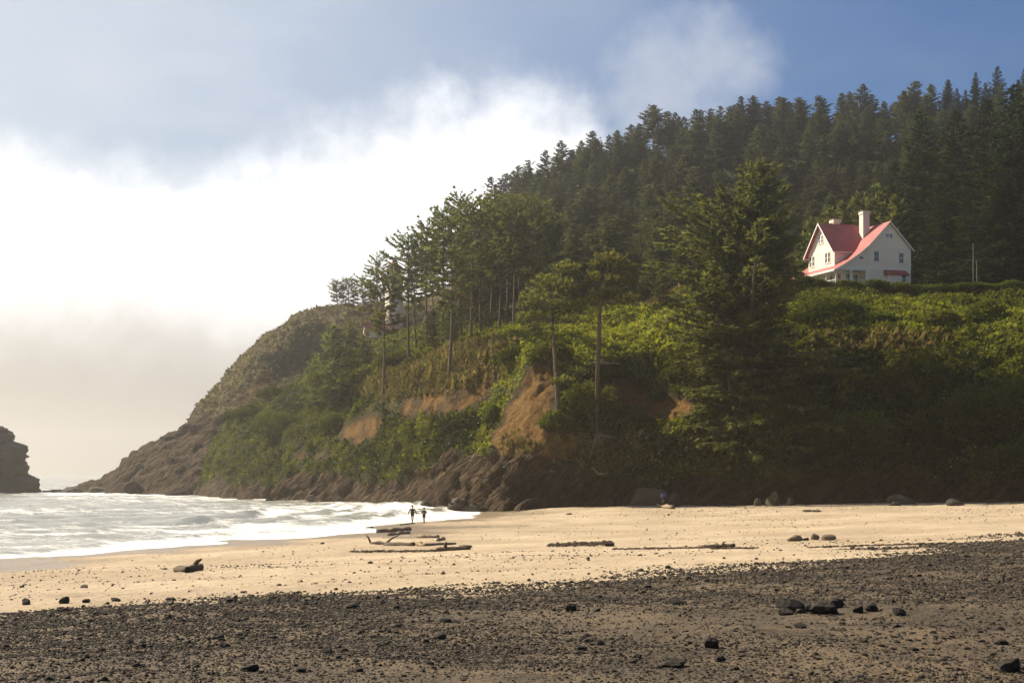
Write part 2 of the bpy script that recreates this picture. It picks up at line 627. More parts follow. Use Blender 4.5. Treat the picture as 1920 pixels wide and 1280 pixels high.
def build_beach():
    na, nr = 360, 320
    a = np.linspace(R(-75), R(75), na)
    r = np.concatenate(([1.5], np.geomspace(3.0, 262, nr - 1)))
    A, Rr = np.meshgrid(a, r)
    X = (Rr * np.sin(A)).ravel()
    Y = (Rr * np.cos(A)).ravel()
    Z = beach_h(np.stack((X, Y), 1))
    q = np.stack((X, Y, X * 0), 1)
    wts = np.clip((Rr.ravel() - 4) / 20, 0.15, 1)
    Z = Z + 0.10 * fbm(q * 0.16, 3, 3) * wts + 0.022 * fbm(q * 1.3, 3, 9)
    # a low wrack terrace along the upper beach
    v = np.stack((X, Y, Z), 1)
    pxy = to_px(v)
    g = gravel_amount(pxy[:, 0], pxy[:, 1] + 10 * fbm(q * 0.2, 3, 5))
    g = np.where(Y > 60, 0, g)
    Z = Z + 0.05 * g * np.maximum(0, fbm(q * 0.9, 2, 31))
    v[:, 2] = Z
    wet = np.clip((0.48 - Z + 0.10 * fbm(q * 0.25, 2, 8)) / 0.2, 0, 1)
    wet = np.maximum(wet, 0.55 * np.clip((700 - pxy[:, 0]) / 450, 0, 1) * np.clip((pxy[:, 1] - 945) / 40 + 0.4 * fbm(q * 0.12, 3, 57), 0, 1) * (Y > 15))  # same attribute also darkens the sand toward the lower left
    me = np_mesh('beach', v, grid_faces(nr, na), True)
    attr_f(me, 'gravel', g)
    attr_f(me, 'wet', wet)
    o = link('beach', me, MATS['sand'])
    tag(o, 'sandy beach with a dark gravel apron in front', kind='structure')
    return o


beach = build_beach()


def build_sea():
    na, nr = 400, 500
    a = np.linspace(R(-70), R(28), na)
    r = np.concatenate((np.geomspace(22, 520, nr - 60), np.geomspace(530, 5200, 60)))
    A, Rr = np.meshgrid(a, r)
    X = (Rr * np.sin(A)).ravel()
    Y = (Rr * np.cos(A)).ravel()
    rr = Rr.ravel()
    bh = beach_h(np.stack((X, Y), 1))
    far = rr > 260
    bh = np.where(far, -4.0, bh)
    depth = np.clip(-bh, 0, 4)
    q = np.stack((X, Y, X * 0), 1)
    # swell running in toward the cove, crest lines bent by noise
    dirx, diry = 0.72, -0.69
    s = X * dirx + Y * diry
    warp = 7.0 * fbm(q * 0.018, 3, 4) + 2.0 * fbm(q * 0.07, 2, 6)
    ph = (s + warp) / 13.5
    amp = 0.24 * np.clip(depth / 1.5, 0.10, 1) * (0.55 + 0.6 * (fbm(q * 0.02, 2, 44) + 0.5))
    amp = np.clip(amp, 0.02, 0.6)
    c = np.cos(2 * np.pi * ph) * 0.5 + 0.5
    crest = c ** 2.6
    amp = np.where(rr > 700, amp * 0.6, amp)
    Z = amp * (crest * 1.7 - 0.45) + 0.10 * fbm(q * np.array([0.28, 0.5, 1]), 4, 12) * np.clip(depth, 0.1, 1)
    Z = Z + 0.05 * fbm(q * 1.3, 2, 77) * np.clip(depth, 0.1, 1)
    # surf breaking in the corner of the cove under the bluff
    cove = np.exp(-(((X + 17) / 20) ** 2 + ((Y - 196) / 40) ** 2))
    brk = np.clip(ridged(q * np.array([0.05, 0.11, 1]) + 3.1, 3, 21), 0, 2)
    Z = Z + cove * 0.7 * brk * np.clip(depth / 0.8, 0, 1)
    dn = depth + 0.16 * fbm(q * 0.05, 3, 201)
    gate = np.clip(0.5 + 1.6 * fbm(q * 0.022, 2, 202), 0, 1)
    gate2 = np.clip(0.5 + 1.6 * fbm(q * 0.018, 2, 203), 0, 1)
    l1 = np.exp(-((dn - 0.42) / 0.07) ** 2) * gate * (rr < 330)
    l2 = np.exp(-((dn - 1.15) / 0.10) ** 2) * gate2 * (rr < 330)
    l3 = np.exp(-((dn - 1.85) / 0.10) ** 2) * gate * (rr < 330)
    Z = Z + 0.42 * l1 + 0.6 * l2 + 0.5 * l3
    shore = np.exp(-depth / 0.55) * (bh < 0.3)
    foam = 0.14 + 0.55 * shore + 0.40 * cove + 0.35 * np.clip(crest - 0.55, 0, 1) * np.clip(amp / 0.3, 0, 1)
    foam = foam + 0.22 * fbm(q * 0.03, 3, 61)
    foam = foam + 0.35 * np.exp(-((dn - 0.30) / 0.10) ** 2) * gate + 0.4 * np.exp(-((dn - 0.98) / 0.14) ** 2) * gate2 + 0.35 * np.exp(-((dn - 1.65) / 0.16) ** 2) * gate - 0.35 * l1 - 0.4 * l2 - 0.3 * l3
    rocks = np.exp(-np.abs(Y - 310 - (X + 50) * -0.9) / 14) * (X < -20)
    foam = foam + 0.45 * np.clip(rocks, 0, 1)
    Z = np.where(bh > 0.02, np.minimum(Z, 0.05), Z)
    v = np.stack((X, Y, Z), 1)
    me = np_mesh('sea', v, grid_faces(nr, na), True)
    attr_f(me, 'foam', np.clip(foam, 0, 1.2))
    o = link('sea', me, MATS['sea_water'])
    tag(o, 'pale choppy sea with foam and small breakers', kind='structure')
    return o


sea = build_sea()


# ------------------------------------------------------------------ land forms
def loft(cols, nc, nr):
    """smooth surface through columns of (px, py, depth) points; returns (nr*nc,3) points, row major"""
    C = np.array([[P(*q) for q in c] for c in cols])          # columns x rows x 3

    def resample(arr, n):
        k = len(arr)
        flat = arr.reshape(k, -1)
        step = np.linalg.norm(np.diff(arr, axis=0), axis=-1)
        if step.ndim > 1:
            step = step.mean(1)
        t = np.concatenate(([0], np.cumsum(step)))
        u = np.linspace(0, t[-1], n)
        # monotone-ish cubic (Catmull-Rom tangents limited)
        d = np.diff(flat, axis=0) / np.diff(t)[:, None]
        tang = np.empty_like(flat)
        tang[0], tang[-1] = d[0], d[-1]
        tang[1:-1] = 0.5 * (d[1:] + d[:-1]) * 0.9
        i = np.clip(np.searchsorted(t, u) - 1, 0, k - 2)
        h = (t[i + 1] - t[i])[:, None]
        x = ((u - t[i])[:, None]) / h
        r = ((2 * x ** 3 - 3 * x ** 2 + 1) * flat[i] + (x ** 3 - 2 * x ** 2 + x) * h * tang[i] +
             (-2 * x ** 3 + 3 * x ** 2) * flat[i + 1] + (x ** 3 - x ** 2) * h * tang[i + 1])
        return r.reshape((n,) + arr.shape[1:])
    C = resample(C, nc)                                         # nc x rows x 3
    C = np.stack([resample(C[i], nr) for i in range(nc)], 1)    # nr x nc x 3
    return C


def ledges(w, period, sharp=0.35):
    """overhanging rock ledges: saw-tooth relief along a bedding coordinate"""
    f = w / period
    f = f - np.floor(f)
    return np.where(f < 1 - sharp, f / (1 - sharp), (1 - f) / sharp) - 0.5


def blocks(p, seed=0, ids=False):
    """distance to the nearest random cell point (0 at centres, ~1 at cell edges)"""
    i = np.floor(p).astype(np.int64)
    best = np.full(len(p), 9.0)
    ident = np.zeros(len(p))
    sec = np.full(len(p), 9.0)
    for a in (-1, 0, 1):
        for b in (-1, 0, 1):
            for c in (-1, 0, 1):
                q = i + np.array([a, b, c])
                o = np.stack([hashf(q[:, 0], q[:, 1], q[:, 2], seed + k) for k in range(3)], 1)
                d = np.linalg.norm(q + o - p, axis=1)
                ident = np.where(d < best, o[:, 0] * 0.5 + o[:, 1] * 0.5, ident)
                sec = np.where(d < best, best, np.minimum(sec, d))
                best = np.minimum(best, d)
    return (best, sec, ident) if ids else (best, sec)


def rock_relief(V, th=33.0, seed=0, s=1.0):
    """tilted beds, joints and broken blocks, in metres (about -2 .. 2)"""
    a = R(th)
    st = np.stack((V[:, 0] * math.cos(a) + V[:, 2] * math.sin(a), V[:, 1], -V[:, 0] * math.sin(a) + V[:, 2] * math.cos(a)), 1) / s
    wv = st[:, 2] + 0.9 * fbm(st * np.array([0.06, 0.1, 0.12]), 3, seed + 3) + 0.35 * fbm(st * np.array([0.3, 0.4, 0.5]), 3, seed + 4)
    r = 1.9 * ledges(wv, 6.2, 0.22) * (0.7 + 0.5 * vnoise(st * 0.1, seed + 1)) + 0.75 * ledges(wv + 0.4, 2.1, 0.3) * (0.6 + 0.6 * vnoise(st * 0.2, seed + 2))
    b1, b2 = blocks(st * np.array([0.10, 0.2, 0.30]), seed + 11)
    r = r + 1.3 * (hashf(np.floor(b2 * 7).astype(np.int64), np.floor(b1 * 3).astype(np.int64), 0 * i0(b1), seed) - 0.5) * 0.25
    r = r - 0.9 * np.clip(0.16 - (b2 - b1), 0, 0.16) / 0.16
    c1, c2 = blocks(st * np.array([0.35, 0.6, 1.1]), seed + 21)
    r = r - 0.35 * np.clip(0.18 - (c2 - c1), 0, 0.18) / 0.18 + 0.25 * (0.5 - c1)
    return (r + 0.7 * fbm(st * 0.1, 2, seed + 31)) * s


def i0(a):
    return np.zeros(len(a), np.int64)


def grid_normals(G):
    du = np.gradient(G, axis=1)
    dv = np.gradient(G, axis=0)
    n = np.cross(du, dv)
    n /= np.linalg.norm(n, axis=-1, keepdims=True) + 1e-9
    return n


def ell(px, py, cx, cy_, rx, ry, ang=0.0):
    """soft elliptical patch on the bluff, 1 inside, 0 outside"""
    c, s = math.cos(R(ang)), math.sin(R(ang))
    x, y = px - cx, py - cy_
    u, v = (x * c + y * s) / rx, (-x * s + y * c) / ry
    return np.clip(1.6 - 1.25 * np.sqrt(u * u + v * v), 0, 1)


TERRAIN = {}


def land(name, G, rock, soil, mat, disp, label, amount=1.0):
    nr, nc = G.shape[:2]
    V = G.reshape(-1, 3)
    N = grid_normals(G).reshape(-1, 3)
    V = V + N * disp[:, None] * amount
    me = np_mesh(name, V, grid_faces(nr, nc), True)
    attr_f(me, 'rock', rock)
    attr_f(me, 'soil', soil)
    o = link(name, me, MATS[mat])
    tag(o, label, kind='structure')
    TERRAIN[name] = (V.reshape(nr, nc, 3), rock.reshape(nr, nc), soil.reshape(nr, nc))
    return o


bluff_cols = [
    # foot under ground, foot, rock top, mid, upper, lip, bench, back, behind
    [(560, 866, 400), (565, 856, 400), (575, 830, 402), (590, 800, 405), (610, 765, 408), (640, 735, 412), (690, 710, 418), (740, 680, 424), (800, 660, 440)],
    [(528, 868, 332), (530, 854, 333), (540, 812, 336), (550, 782, 339), (572, 752, 343), (618, 727, 348), (668, 706, 354), (735, 672, 366), (800, 640, 400)],
    [(590, 874, 290), (592, 860, 292), (606, 832, 297), (622, 795, 306), (634, 755, 318), (655, 716, 332), (695, 686, 348), (752, 652, 366), (820, 625, 405)],
    [(678, 878, 266), (682, 863, 268), (695, 828, 273), (704, 792, 280), (712, 752, 289), (728, 704, 302), (755, 676, 320), (805, 634, 350), (850, 620, 400)],
    [(765, 886, 238), (768, 868, 242), (775, 822, 249), (780, 772, 255), (784, 722, 261), (790, 688, 267), (808, 668, 282), (850, 630, 315), (890, 615, 390)],
    [(866, 900, 204), (868, 874, 209), (866, 822, 218), (866, 768, 225), (869, 712, 230), (874, 682, 235), (892, 648, 254), (925, 626, 300), (940, 610, 380)],
    [(912, 905, 200), (915, 875, 204), (914, 815, 211), (922, 762, 219), (932, 706, 224), (938, 660, 228), (955, 638, 240), (975, 622, 288), (985, 606, 370)],
    [(958, 900, 197), (958, 872, 199), (948, 808, 206), (950, 756, 212), (958, 700, 217), (964, 655, 221), (985, 636, 232), (1015, 614, 280), (1030, 600, 360)],
    [(1000, 895, 199), (1000, 868, 202), (1000, 808, 202.5), (994, 762, 205), (988, 712, 209), (992, 664, 214), (1015, 634, 229), (1050, 604, 276), (1070, 590, 350)],
    [(1062, 890, 199), (1062, 866, 203), (1062, 805, 202.5), (1062, 766, 204), (1062, 712, 209), (1064, 664, 216), (1084, 622, 236), (1115, 598, 270), (1140, 588, 340)],
    [(1150, 890, 200), (1150, 866, 203), (1150, 828, 204), (1150, 770, 208), (1150, 716, 216), (1150, 664, 221), (1160, 616, 240), (1182, 590, 264), (1200, 588, 330)],
    [(1250, 890, 200), (1250, 866, 203), (1250, 820, 203.5), (1250, 762, 205), (1250, 704, 209), (1250, 650, 216), (1252, 606, 236), (1262, 578, 258), (1270, 588, 320)],
    [(1372, 890, 197), (1372, 865, 200), (1372, 812, 200), (1372, 744, 202), (1372, 684, 206), (1372, 626, 216), (1372, 594, 242), (1372, 576, 252), (1372, 594, 310)],
    [(1500, 885, 194), (1500, 862, 197), (1500, 806, 196.5), (1500, 734, 198), (1500, 672, 202), (1500, 616, 213), (1500, 590, 242), (1500, 576, 252), (1500, 594, 310)],
    [(1660, 880, 189), (1660, 858, 192), (1660, 796, 191), (1660, 722, 192.5), (1660, 662, 197), (1660, 614, 209), (1660, 588, 238), (1660, 576, 252), (1660, 590, 310)],
    [(1830, 875, 181), (1830, 855, 184), (1830, 785, 183), (1830, 706, 185), (1830, 650, 191), (1830, 608, 204), (1830, 578, 236), (1830, 574, 250), (1830, 580, 310)],
    [(2120, 870, 168), (2120, 848, 171), (2120, 770, 174), (2120, 690, 181), (2120, 640, 194), (2120, 600, 210), (2120, 574, 230), (2120, 560, 250), (2120, 560, 310)],
]


def build_bluff():
    G = loft(bluff_cols, 720, 300)
    V = G.reshape(-1, 3)
    px, py = to_px(V).T
    n_lo = fbm(V * 0.06, 3, 2)
    wob = 14 * fbm(V * 0.12, 3, 71)
    # bare rock along the foot
    rimrow = np.interp(px, [500, 600, 700, 800, 880, 960, 1040, 1080, 1150, 1180, 1240, 1330, 1380, 1450, 1560, 1700, 2100],
                       [835, 832, 826, 826, 800, 790, 812, 830, 846, 826, 822, 826, 826, 822, 832, 830, 830])
    rock = np.clip((py + wob - rimrow) / 16 + 0.5, 0, 1)
    soil = np.maximum.reduce([
        ell(px, py, 984, 742, 36, 68, 8), ell(px, py, 1000, 690, 18, 20, 0), ell(px, py, 965, 775, 30, 26, 0),
        ell(px, py, 860, 722, 78, 26, -8) * 0.58, ell(px, py, 905, 692, 40, 18, 0) * 0.58, ell(px, py, 1015, 785, 40, 22, 0) * 0.9,
        ell(px, py, 1175, 735, 42, 20, -5), ell(px, py, 1120, 715, 40, 18, 10) * 0.9, ell(px, py, 1090, 790, 40, 14, 0) * 0.7,
        ell(px, py, 700, 800, 22, 12, -20) * 0.4, ell(px, py, 665, 800, 12, 20, 0) * 0.3, ell(px, py, 800, 715, 45, 16, -20) * 0.34,
        ell(px, py, 755, 760, 40, 22, -30) * 0.55])
    soil = np.clip(soil * 1.35 + 0.35 * (fbm(V * 0.22, 3, 91)) * (soil > 0.02), 0, 1)
    veg = np.clip(1 - rock - soil, 0, 1)
    # tilted rock layers, shrub lumps where plants grow, slumped soil
    tl = V.copy()
    th = R(33)
    st = np.stack((tl[:, 0] * math.cos(th) + tl[:, 2] * math.sin(th), tl[:, 1] * 0.6,
                   -tl[:, 0] * math.sin(th) + tl[:, 2] * math.cos(th)), 1)
    rel = rock_relief(V, 42, 5)
    wq = V * np.array([0.30, 0.30, 0.42]) + 0.35 * np.stack([fbm(V * 0.2, 2, 90 + k) for k in range(3)], 1)
    k1, k2 = blocks(wq, 55)
    k3, k4 = blocks(V * np.array([0.8, 0.8, 1.0]), 56)
    lumps = 1.7 * np.sqrt(np.clip(1 - k1 * k1, 0, 1)) + 0.45 * (0.6 - k3)
    disp = (n_lo * 1.3 + rock * rel * 1.25 + veg * (lumps - 0.9) * 1.3
            + soil * (0.3 * fbm(V * np.array([0.6, 0.6, 0.2]), 4, 15) + 0.22 * rel + 0.25 * fbm(V * 1.1, 3, 16)))
    row = np.repeat(np.linspace(0, 1, G.shape[0]), G.shape[1])
    edge = np.clip((px - 540) / 40, 0.25, 1)
    fade = np.where(row > 0.80, 0.35, np.where(row > 0.62, 0.7, 1.0))
    return land('bluff', G, rock, soil, 'bluff_ground', disp * edge * fade, 'overgrown sea bluff with bare soil scars and rocky foot')


headland_cols = [
    [(300, 858, 385), (304, 849, 388), (308, 848, 392), (312, 847, 396), (316, 847, 400), (330, 850, 420), (350, 858, 440)],
    [(345, 860, 372), (348, 851, 376), (356, 848, 382), (366, 844, 390), (374, 840, 397), (380, 843, 420), (390, 860, 450)],
    [(410, 862, 358), (414, 852, 362), (424, 844, 372), (434, 818, 386), (440, 794, 402), (448, 802, 430), (455, 860, 470)],
    [(470, 864, 345), (472, 853, 349), (482, 836, 362), (492, 796, 384), (502, 755, 410), (510, 758, 445), (515, 860, 490)],
    [(530, 864, 338), (532, 854, 342), (540, 826, 360), (548, 764, 392), (564, 696, 424), (572, 700, 460), (575, 860, 510)],
    [(590, 864, 345), (592, 852, 350), (596, 805, 372), (602, 728, 405), (616, 647, 434), (626, 652, 470), (630, 860, 530)],
    [(640, 864, 358), (642, 850, 362), (645, 790, 382), (650, 710, 412), (656, 618, 440), (670, 626, 480), (670, 850, 540)],
    [(700, 864, 370), (702, 845, 376), (704, 780, 392), (706, 700, 418), (714, 616, 446), (712, 607, 490), (720, 800, 560)],
    [(770, 860, 380), (772, 835, 386), (774, 770, 400), (776, 690, 424), (780, 606, 450), (784, 598, 500), (790, 760, 570)],
    [(850, 860, 390), (852, 825, 396), (854, 760, 408), (858, 680, 430), (862, 592, 455), (866, 570, 510), (870, 700, 590)],
    [(930, 860, 400), (932, 815, 404), (934, 750, 415), (938, 660, 436), (942, 560, 465), (946, 535, 520), (950, 660, 600)],
]


def build_headland():
    G = loft(headland_cols, 300, 200)
    V = G.reshape(-1, 3)
    px, py = to_px(V).T
    wob = 20 * fbm(V * 0.05, 3, 71)
    rimrow = np.interp(px, [300, 400, 450, 500, 550, 600, 650, 800], [740, 775, 770, 752, 742, 750, 780, 800])
    rock = np.clip((py + wob - rimrow) / 22 + 0.5, 0, 1)
    soil = np.maximum(ell(px, py, 605, 705, 42, 16, -32) * 0.75, ell(px, py, 560, 760, 30, 12, -35) * 0.6)
    th = R(34)
    st = np.stack((V[:, 0] * math.cos(th) + V[:, 2] * math.sin(th), V[:, 1] * 0.5,
                   -V[:, 0] * math.sin(th) + V[:, 2] * math.cos(th)), 1)
    layers = ridged(st * np.array([0.03, 0.05, 0.20]), 5, 133)
    disp = 2.0 * fbm(V * 0.05, 4, 5) - 0.4 + layers * 0.4 + rock * rock_relief(V, 34, 50, 2.2) * 0.75 + 0.5 * fbm(V * 0.25, 4, 8)
    disp = disp * np.clip((px - 296) / 90, 0.25, 1)
    return land('headland', G, rock, soil, 'headland_ground', disp, 'steep grassy headland falling to rocks in the sea')


hill_cols = [
    [(840, 660, 300), (850, 636, 310), (855, 622, 340), (858, 612, 380), (860, 605, 420), (866, 592, 450), (870, 640, 560)],
    [(900, 660, 292), (908, 634, 300), (912, 612, 335), (916, 588, 375), (920, 562, 415), (924, 512, 450), (930, 600, 560)],
    [(980, 655, 285), (986, 624, 292), (990, 598, 330), (994, 566, 372), (998, 512, 415), (1002, 456, 455), (1010, 560, 580)],
    [(1060, 640, 278), (1064, 606, 284), (1066, 580, 325), (1068, 545, 370), (1070, 486, 415), (1074, 418, 462), (1080, 520, 600)],
    [(1160, 630, 270), (1164, 594, 276), (1166, 574, 320), (1168, 528, 368), (1170, 474, 416), (1172, 394, 470), (1180, 500, 620)],
    [(1270, 625, 268), (1272, 588, 280), (1274, 572, 322), (1276, 522, 370), (1278, 462, 420), (1280, 372, 478), (1290, 480, 640)],
    [(1380, 625, 275), (1382, 592, 292), (1384, 578, 325), (1386, 524, 370), (1388, 458, 420), (1390, 364, 480), (1400, 470, 650)],
    [(1500, 625, 275), (1502, 594, 295), (1504, 578, 325), (1506, 536, 368), (1508, 454, 416), (1510, 366, 474), (1520, 460, 650)],
    [(1640, 620, 272), (1642, 588, 290), (1644, 562, 318), (1646, 510, 355), (1648, 436, 395), (1650, 358, 440), (1660, 440, 620)],
    [(1800, 610, 265), (1802, 574, 280), (1804, 535, 305), (1806, 480, 335), (1808, 425, 370), (1810, 368, 410), (1820, 400, 600)],
    [(2200, 600, 250), (2202, 555, 265), (2204, 500, 290), (2206, 435, 320), (2208, 370, 350), (2210, 310, 390), (2220, 330, 600)],
]


def build_hill():
    G = loft(hill_cols, 220, 150)
    V = G.reshape(-1, 3)
    rock = np.zeros(len(V))
    disp = 2.0 * fbm(V * 0.03, 3, 25) + 0.6 * fbm(V * 0.2, 3, 26)
    return land('hillside', G, rock, rock.copy(), 'forest_floor', disp, 'steep forested hillside behind the house')


bluff = build_bluff()
headland = build_headland()
hill = build_hill()


def bvh_of(objs):
    vs, fs, b = [], [], 0
    for o in objs:
        me = o.data
        v = np.empty(len(me.vertices) * 3, np.float32)
        me.vertices.foreach_get('co', v)
        f = np.empty(len(me.loops), np.int32)
        me.loops.foreach_get('vertex_index', f)
        v = v.reshape(-1, 3)
        f = f.reshape(-1, 4) + b
        b += len(v)
        vs.append(v)
        fs.append(f)
    return BVHTree.FromPolygons(np.concatenate(vs).tolist(), np.concatenate(fs).tolist())


BV_BEACH = bvh_of([beach])
BV_LAND = bvh_of([bluff, hill])
BV_ALL = bvh_of([bluff, hill, headland, beach])
CAMV = Vector((0, 0, CAMZ))


def on(px, py, bv=None):
    """where the sight line through a picture position meets the ground"""
    d = Vector(P(px, py, 1.0)) - CAMV
    h = (bv or BV_ALL).ray_cast(CAMV, d.normalized(), 900)
    return h[0]


def drop(x, y, bv=None, z=400):
    h = (bv or BV_LAND).ray_cast(Vector((x, y, z)), Vector((0, 0, -1)), 900)
    return h[0].z if h[0] else None


# ------------------------------------------------------------------ plants
class Soup:
    """many small leaf triangles with a tint each"""
    def __init__(s):
        s.v, s.t = [], []

    def add(s, tri, tint):
        s.v.append(np.asarray(tri, float).reshape(-1, 3, 3))
        s.t.append(np.asarray(tint, float).ravel())

    def mesh(s, name):
        v = np.concatenate(s.v).reshape(-1, 3)
        f = np.arange(len(v)).reshape(-1, 3)
        me = np_mesh(name, v, f)
        attr_f(me, 'tint', np.clip(np.concatenate(s.t), 0, 1), 'FACE')
        return me


def unit(v):
    return v / (np.linalg.norm(v, axis=-1, keepdims=True) + 1e-9)


def sprays(g, pos, axis, length, width, k, spread, tint, droop=0.0):
    """k narrow needle sprays fanned about axis at every position"""
    n = len(pos)
    pos = np.repeat(pos, k, 0)
    ax = np.repeat(unit(axis), k, 0)
    ln = np.repeat(length, k) * g.uniform(0.65, 1.25, n * k)
    rnd = g.normal(size=(n * k, 3)) * spread
    rnd[:, 2] *= 0.6
    d = unit(ax + rnd + np.array([0, 0, -droop]))
    side = unit(np.cross(d, unit(g.normal(size=(n * k, 3)) + np.array([0, 0, 1.6]))))
    w = width * g.uniform(0.7, 1.3, n * k)[:, None]
    base = pos + g.normal(size=(n * k, 3)) * (0.10 * np.repeat(length, k))[:, None]
    a = base - side * w
    b = base + side * w
    c = base + d * ln[:, None]
    tt = np.repeat(tint, k) + g.normal(size=n * k) * 0.14
    return np.stack((a, b, c), 1), tt


def conifer(seed, h, base, prof, nb, leaf=0.8, lw=0.16, k=5, step=0.55, rise=(0.35, -0.05), curl=(0.1, -0.12),
            trunk_r=0.35, tier=0.09, bend=(0, 0), lean=(0, 0), bias=None, stubs=10, wood_from=0.0, spread=0.45, fill=1.0, tip_tuft=True):
    """one conifer: returns (wood MB, crown Soup). prof(t) = branch length at crown height t (0 base .. 1 top)"""
    g = np.random.default_rng(seed)
    wood, crown = MB(), Soup()

    def axis(z):
        s = z / h
        return np.array([lean[0] * s * h + bend[0] * math.sin(s * math.pi), lean[1] * s * h + bend[1] * math.sin(s * math.pi), z])
    zs = np.linspace(-1.6, h, 14)
    wood.tube([axis(z) for z in zs], [max(0.03, trunk_r * (1 - 0.93 * max(0, z) / h) * (1.25 if z < 0.3 else 1.0)) for z in zs], 7)
    az = g.uniform(0, 6.28)
    pos_all, dir_all, len_all, tint_all = [], [], [], []
    for i in range(nb):
        t = (i + g.uniform(0, 1)) / nb
        t = t ** 0.92
        z = base + (h - base) * t
        az += 2.399 + g.normal() * 0.5
        L = prof(t) * g.uniform(0.5, 1.25)
        if bias is not None:
            L *= bias(az, t)
        if L < 0.15:
            continue
        dh = np.array([math.cos(az), math.sin(az), 0.0])
        r0 = rise[0] * t + rise[1] * (1 - t) + g.normal() * tier
        cu = curl[0] * t + curl[1] * (1 - t)
        st = axis(z)
        ns = max(3, int(L / 0.8))
        ss = np.linspace(0, 1, ns + 1)
        pts = st + dh * (L * ss)[:, None]
        pts[:, 2] += L * (r0 * ss + cu * ss ** 2)
        pts[:, :2] += (g.normal() * 0.10 * L * ss ** 2)[:, None] * np.array([-dh[1], dh[0]])
        rb = max(0.02, 0.022 * L + 0.02)
        wood.tube(pts, [rb * (1 - 0.8 * s) for s in ss], 4, cap=False)
        m = max(2, int(L * (1 - wood_from) / step * fill))
        s = wood_from + (1 - wood_from) * (np.arange(m) + g.uniform(0, 1, m)) / m
        s = np.clip(s, 0.06, 1)
        p = np.stack([np.interp(s, ss, pts[:, j]) for j in range(3)], 1)
        tang = np.array([dh[0], dh[1], 0]) + np.array([0, 0, 1]) * (r0 + 2 * cu * s)[:, None]
        perp = np.array([-dh[1], dh[0], 0])
        sgn = np.where(g.uniform(size=m) < 0.5, -1, 1)[:, None]
        wdt = L * 0.30 * (1 - s ** 1.5)[:, None] + 0.12
        off = g.uniform(0, 1, (m, 1))
        p2 = p + perp * sgn * wdt * off - np.array([0, 0, 1]) * (0.10 * off * L * 0.3)
        dirs = unit(tang + perp * sgn * (0.35 + 0.5 * off))
        pos_all.append(p2)
        dir_all.append(dirs)
        small = min(1.0, 0.55 + 1.5 * (1 - t))
        len_all.append(leaf * small * (0.75 + 0.5 * g.uniform(size=m)))
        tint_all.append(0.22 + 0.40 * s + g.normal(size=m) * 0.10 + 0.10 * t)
        if tip_tuft:
            pos_all.append(pts[-1:])
            dir_all.append(unit(tang[-1:]))
            len_all.append(np.array([leaf * 1.2 * small]))
            tint_all.append(np.array([0.72]))
    # leader shoots
    top = np.array([axis(h - q) for q in np.linspace(0, min(2.4, h * 0.10), 6)])
    pos_all.append(top)
    dir_all.append(np.tile([0, 0, 1.0], (6, 1)))
    len_all.append(np.full(6, leaf * 0.55))
    tint_all.append(np.full(6, 0.6))
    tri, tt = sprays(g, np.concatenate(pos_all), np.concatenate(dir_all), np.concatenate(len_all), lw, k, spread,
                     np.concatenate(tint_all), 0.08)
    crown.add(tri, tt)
    # dead stubs on the bare stem
    for i in range(stubs):
        z = base * g.uniform(0.35, 1.0)
        a = g.uniform(0, 6.28)
        L = g.uniform(0.5, 2.2)
        st = axis(z)
        wood.tube([st, st + np.array([math.cos(a) * L, math.sin(a) * L, L * g.uniform(-0.15, 0.45)])], [0.05, 0.015], 4, cap=False)
    return wood, crown


def tree_proto(kind, wood_mat, leaf_m, args):
    """meshes for one kind of tree"""
    wd, cr = conifer(**args)
    wm = wd.mesh(kind + '_trunk', True)
    wm.materials.append(MATS[wood_mat])
    cm = cr.mesh(kind + '_crown')
    cm.materials.append(MATS[leaf_m])
    return wm, cm


def place_tree(name, proto, loc, scale=1.0, rz=0.0, label='', group=None, sxy=None, cat='tree', tilt=(0, 0)):
    r = empty(name, loc, rz)
    r.rotation_euler = (tilt[0], tilt[1], rz)
    sxy = scale if sxy is None else sxy
    r.scale = (sxy, sxy, scale)
    for nm, me in (('trunk', proto[0]), ('crown', proto[1])):
        o = bpy.data.objects.new(nm, me)
        COL.objects.link(o)
        o.parent = r
    tag(r, label, cat, group)
    return r


def cone_prof(r, p=0.8, low=0.55, knee=0.18):
    def f(t):
        a = (1 - t) ** p
        return r * max(0.06, a) * (low + (1 - low) * min(1, t / knee))
    return f


def round_prof(r, peak=0.45, top=0.25):
    def f(t):
        if t < peak:
            return r * (0.55 + 0.45 * math.sin(t / peak * math.pi / 2))
        u = (t - peak) / (1 - peak)
        return r * (top + (1 - top) * math.sqrt(max(0, 1 - u ** 1.8)))
    return f


